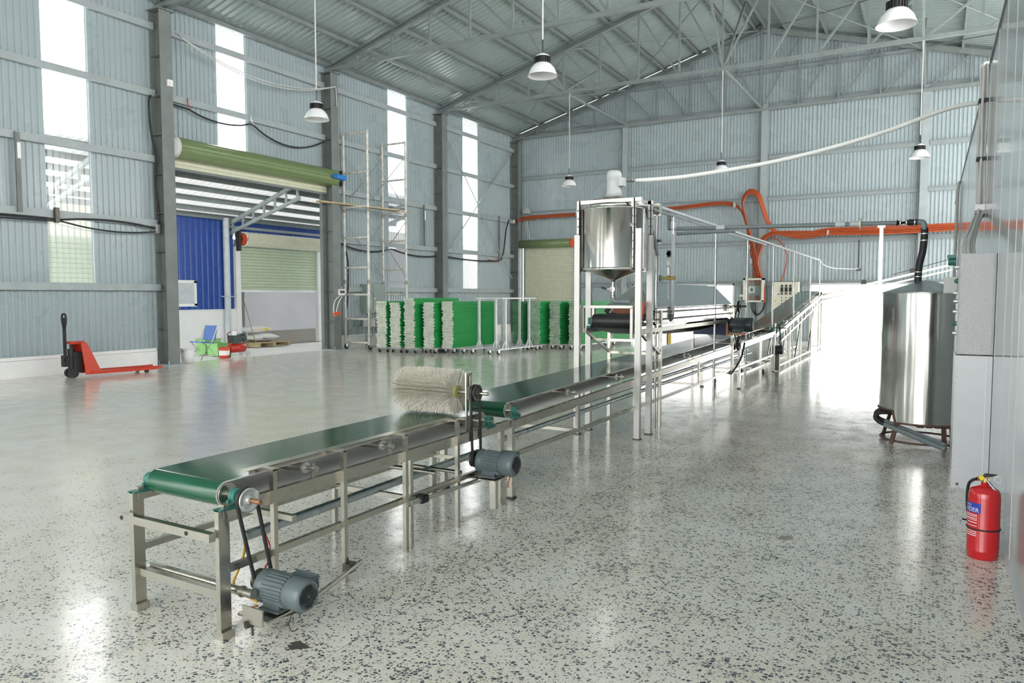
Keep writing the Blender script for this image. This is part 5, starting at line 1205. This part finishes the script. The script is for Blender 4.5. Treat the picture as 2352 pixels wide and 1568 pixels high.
# =================================================================== SCAFFOLD TOWER
sf = thing('scaffold_tower', 'tall white scaffold tower on casters between two columns of the left wall', 'scaffold', (-14.9, 17.4, 0))
sx0, sx1, sy0, sy1 = -15.27, -14.35, 16.72, 18.5
SZ = [.2, .9, 1.62, 2.42, 3.3, 4.2, 5.2, 6.33]
def frame(y, zs, nm='end_frame'):
    top = zs[-1]+.05; f = MB()
    for x in (sx0, sx1): f.cyl((x, y, .14), (x, y, top), .036, n=10)
    fr = P(nm, f, 'scaf', sf)
    for z in zs: P('rung', MB().cyl((sx0, y, z), (sx1, y, z), .033, n=8), 'scaf', fr)
    j = MB()
    for x in (sx0, sx1):
        for z in (2.0, 4.1): j.cyl((x, y, z-.06), (x, y, z+.06), .044, n=10)
    P('coupler', j, 'dirty_steel', fr)
frame(sy0, SZ); frame(sy1, SZ)
for x in (sx0, sx1):
    for z0, z1 in ((.3, 1.8), (2.15, 3.9), (4.25, 5.9)):
        P('cross_brace', MB().cyl((x, sy0, z0), (x, sy1, z1), .013, n=6), 'galv', sf); P('cross_brace', MB().cyl((x, sy0, z1), (x, sy1, z0), .013, n=6), 'galv', sf)
    for y in (sy0, sy1):
        cs = P('caster', MB().cyl((x-.02, y+.03, .07), (x+.02, y+.03, .07), .07, n=14), 'black', sf)
        P('caster_fork', MB().bb(x-.035, x-.025, y-.02, y+.05, .06, .15).bb(x+.025, x+.035, y-.02, y+.05, .06, .15).bb(x-.04, x+.04, y-.03, y+.05, .145, .16), 'galv', cs)
for z in (2.0, 4.1): P('horizontal_brace', MB().cyl((sx1, sy0, z), (sx1, sy1+.5, z), .015, n=6), 'galv', sf)
solo('scaffold_plank', MB().bar((-15.2, 15.6, 4.26), (-14.62, 18.95, 4.26), .24, .045), 'plank', 'weathered wooden plank laid across the scaffold rungs', 'plank')

# =================================================================== TROLLEYS AND DRYING TRAYS
TL_, TW_, TZ = 2.2, .36, .155
def make_trolley():
    t = thing('tray_trolley', 'x', 'trolley', (0, 0, 0), 'trolleys')
    b = MB()
    for x in (-TW_/2, TW_/2): b.bb(x-.02, x+.02, 0, TL_, .115, .15)
    for y in (.02, .55, 1.1, 1.65, TL_-.02): b.bb(-TW_/2, TW_/2, y-.02, y+.02, .115, .15)
    P('base_frame', b, 'trolley', t)
    for x in (-TW_/2+.03, TW_/2-.03):
        for y in (.12, TL_-.12):
            cs = P('caster', MB().cyl((x-.016, y-.025, .046), (x+.016, y-.025, .046), .046, n=14), 'black', t)
            P('caster_fork', MB().bb(x-.024, x-.019, y-.05, y+.03, .045, .10).bb(x+.019, x+.024, y-.05, y+.03, .045, .10).bb(x-.03, x+.03, y-.03, y+.04, .10, .115), 'alu', cs)
    return t
def add_posts(t, o, wide, rot):
    R = Matrix.Rotation(rot, 3, 'Z')
    def q(x, y, z): p = R@Vector((x, y, 0)); return (o[0]+p.x, o[1]+p.y, z)
    xs_ = (-TW_/2, TW_/2) if wide else (TW_/2+.03,)
    for x in xs_:
        for y in (.45, 1.7):
            P('post', MB().bar(q(x, y, .13), q(x, y, 1.50), .04, .04, tuple(R@Vector((0, 1, 0)))).bar(q(x, y-.16, .14), q(x, y-.02, .36), .03, .03).bar(q(x, y+.16, .14), q(x, y+.02, .36), .03, .03), 'trolley', t)
        P('top_bar', MB().bar(q(x, .1 if wide else .3, 1.52), q(x, 1.9, 1.52), .035, .035), 'trolley', t)
def tray_mesh(end, side):
    b = MB()
    b.bb(-.17, .17, .03, TL_-.03, -.0142, .0142)
    b.bb(-.172, .172, 0, .03, -.011, .011, 1).bb(-.172, .172, TL_-.03, TL_, -.011, .011, 1)
    return b.mesh('drying_tray', [M[side], M[end]], (0, 0, 0))
tw = tray_mesh('wood_end', 'net'); tg = tray_mesh('green_end', 'net_dark'); tm = tray_mesh('mid_end', 'net')
RWID = .41; ROT1 = math.radians(-2); ROT2 = math.radians(-4)
stacks = [  # x, y, rotation, trays, height step, mesh, place in words
    (-13.42, 16.15, ROT1, 43, .0298, tw, 'leftmost'),
    (-12.98, 16.2, ROT1, 43, .029, tw, 'second'),
    (-12.53, 16.25, ROT1, 44, .0312, tw, 'third'),
    (-12.05, 16.5, ROT1, 43, .0292, tw, 'fourth'),
    (-11.60, 16.75, ROT1, 43, .0298, tw, 'fifth'),
    (-10.72, 19.15, ROT2, 42, .0302, tg, 'sixth'),
    (-10.22, 19.3, ROT2, 42, .0302, tm, 'seventh'),
    (-9.70, 19.6, ROT2, 42, .0302, tg, None),
    (-9.14, 19.75, ROT2, 42, .0302, tw, None),
    (-9.0, 22.05, ROT2, 42, .0302, tw, None)]
tl = make_trolley(); first = True
rest = MB()
ords = ['leftmost', 'second', 'third', 'fourth', 'fifth', 'sixth', 'seventh', 'eighth', 'ninth', 'tenth']
for si, (x, y, rot, n, step, me, words) in enumerate(stacks):
    if first: c = tl; first = False
    else: c = copy_tree(tl)
    c.location = (x, y, 0); c.rotation_euler = (0, 0, rot)
    c['label'] = 'silver wheeled trolley under the %s stack of green trays from the scaffold' % ords[si]
    if si == 4: pass
    for k in range(n):
        jx, jy, jr = random.uniform(-.022, .022), random.uniform(-.03, .03), rot+random.uniform(-.006, .006)
        z = TZ+.012+k*step
        if words:
            o = bpy.data.objects.new('drying_tray', me); COL.objects.link(o)
            o.location = (x+jx, y+jy, z); o.rotation_euler = (0, 0, jr)
            p_ = n-k; od = 'topmost' if p_ == 1 else ('bottom' if k == 0 else '%d%s from the top' % (p_, 'th' if p_ % 100 in (11, 12, 13) else {1: 'st', 2: 'nd', 3: 'rd'}.get(p_ % 10, 'th')))
            tag(o, 'green mesh tray, %s in the %s' % (od, 'leftmost stack beside the scaffold' if si == 0 else words+' stack from the scaffold'), 'tray', 'drying trays in the %s stack' % words)
        else:
            R = Matrix.Rotation(jr, 3, 'Z')
            nb = MB().bb(-.17, .17, .03, TL_-.03, -.0105, .0105).bb(-.172, .172, 0, .03, -.011, .011, 1).bb(-.172, .172, TL_-.03, TL_, -.011, .011, 1)
            rest.add([tuple(R@Vector(v)+Vector((x+jx, y+jy, z))) for v in nb.v], nb.f); rest.m[-len(nb.f):] = nb.m
o = tag(P('drying_trays', rest, ['net', 'mid_end']), 'further stacks of green drying trays behind the mixing tank legs', 'trays'); o['kind'] = 'stuff'
# empty trolleys with posts
for i, (x, y, rot, lb) in enumerate(((-11.05, 16.85, ROT1, 'empty silver post trolley just right of the bright green stack side'),
                                   (-10.28, 16.95, ROT2, 'empty silver trolley with tall posts standing furthest forward'))):
    c = copy_tree(tl); c.location = (x, y, 0); c.rotation_euler = (0, 0, 0); c['label'] = lb
    c.rotation_euler = (0, 0, rot)
    R = Matrix.Rotation(-rot, 3, 'Z')
    # posts are added in the trolley's own axes
    for xx in ((TW_/2-.02,) if i == 0 else (-TW_/2+.02, TW_/2-.02)):
        for yy in (.42, 1.62):
            b = MB().bb(xx-.028, xx+.028, yy-.028, yy+.028, .13, 1.5).bar((xx, yy-.17, .14), (xx, yy-.02, .36), .03, .03).bar((xx, yy+.17, .14), (xx, yy+.02, .36), .03, .03)
            ob = bpy.data.objects.new('post', b.mesh('post', [M['trolley']], (0, 0, 0))); COL.objects.link(ob); ob.parent = c
        b = MB().bb(xx-.018, xx+.018, .25, 2.0, 1.5, 1.535)
        ob = bpy.data.objects.new('top_bar', b.mesh('top_bar', [M['trolley']], (0, 0, 0))); COL.objects.link(ob); ob.parent = c
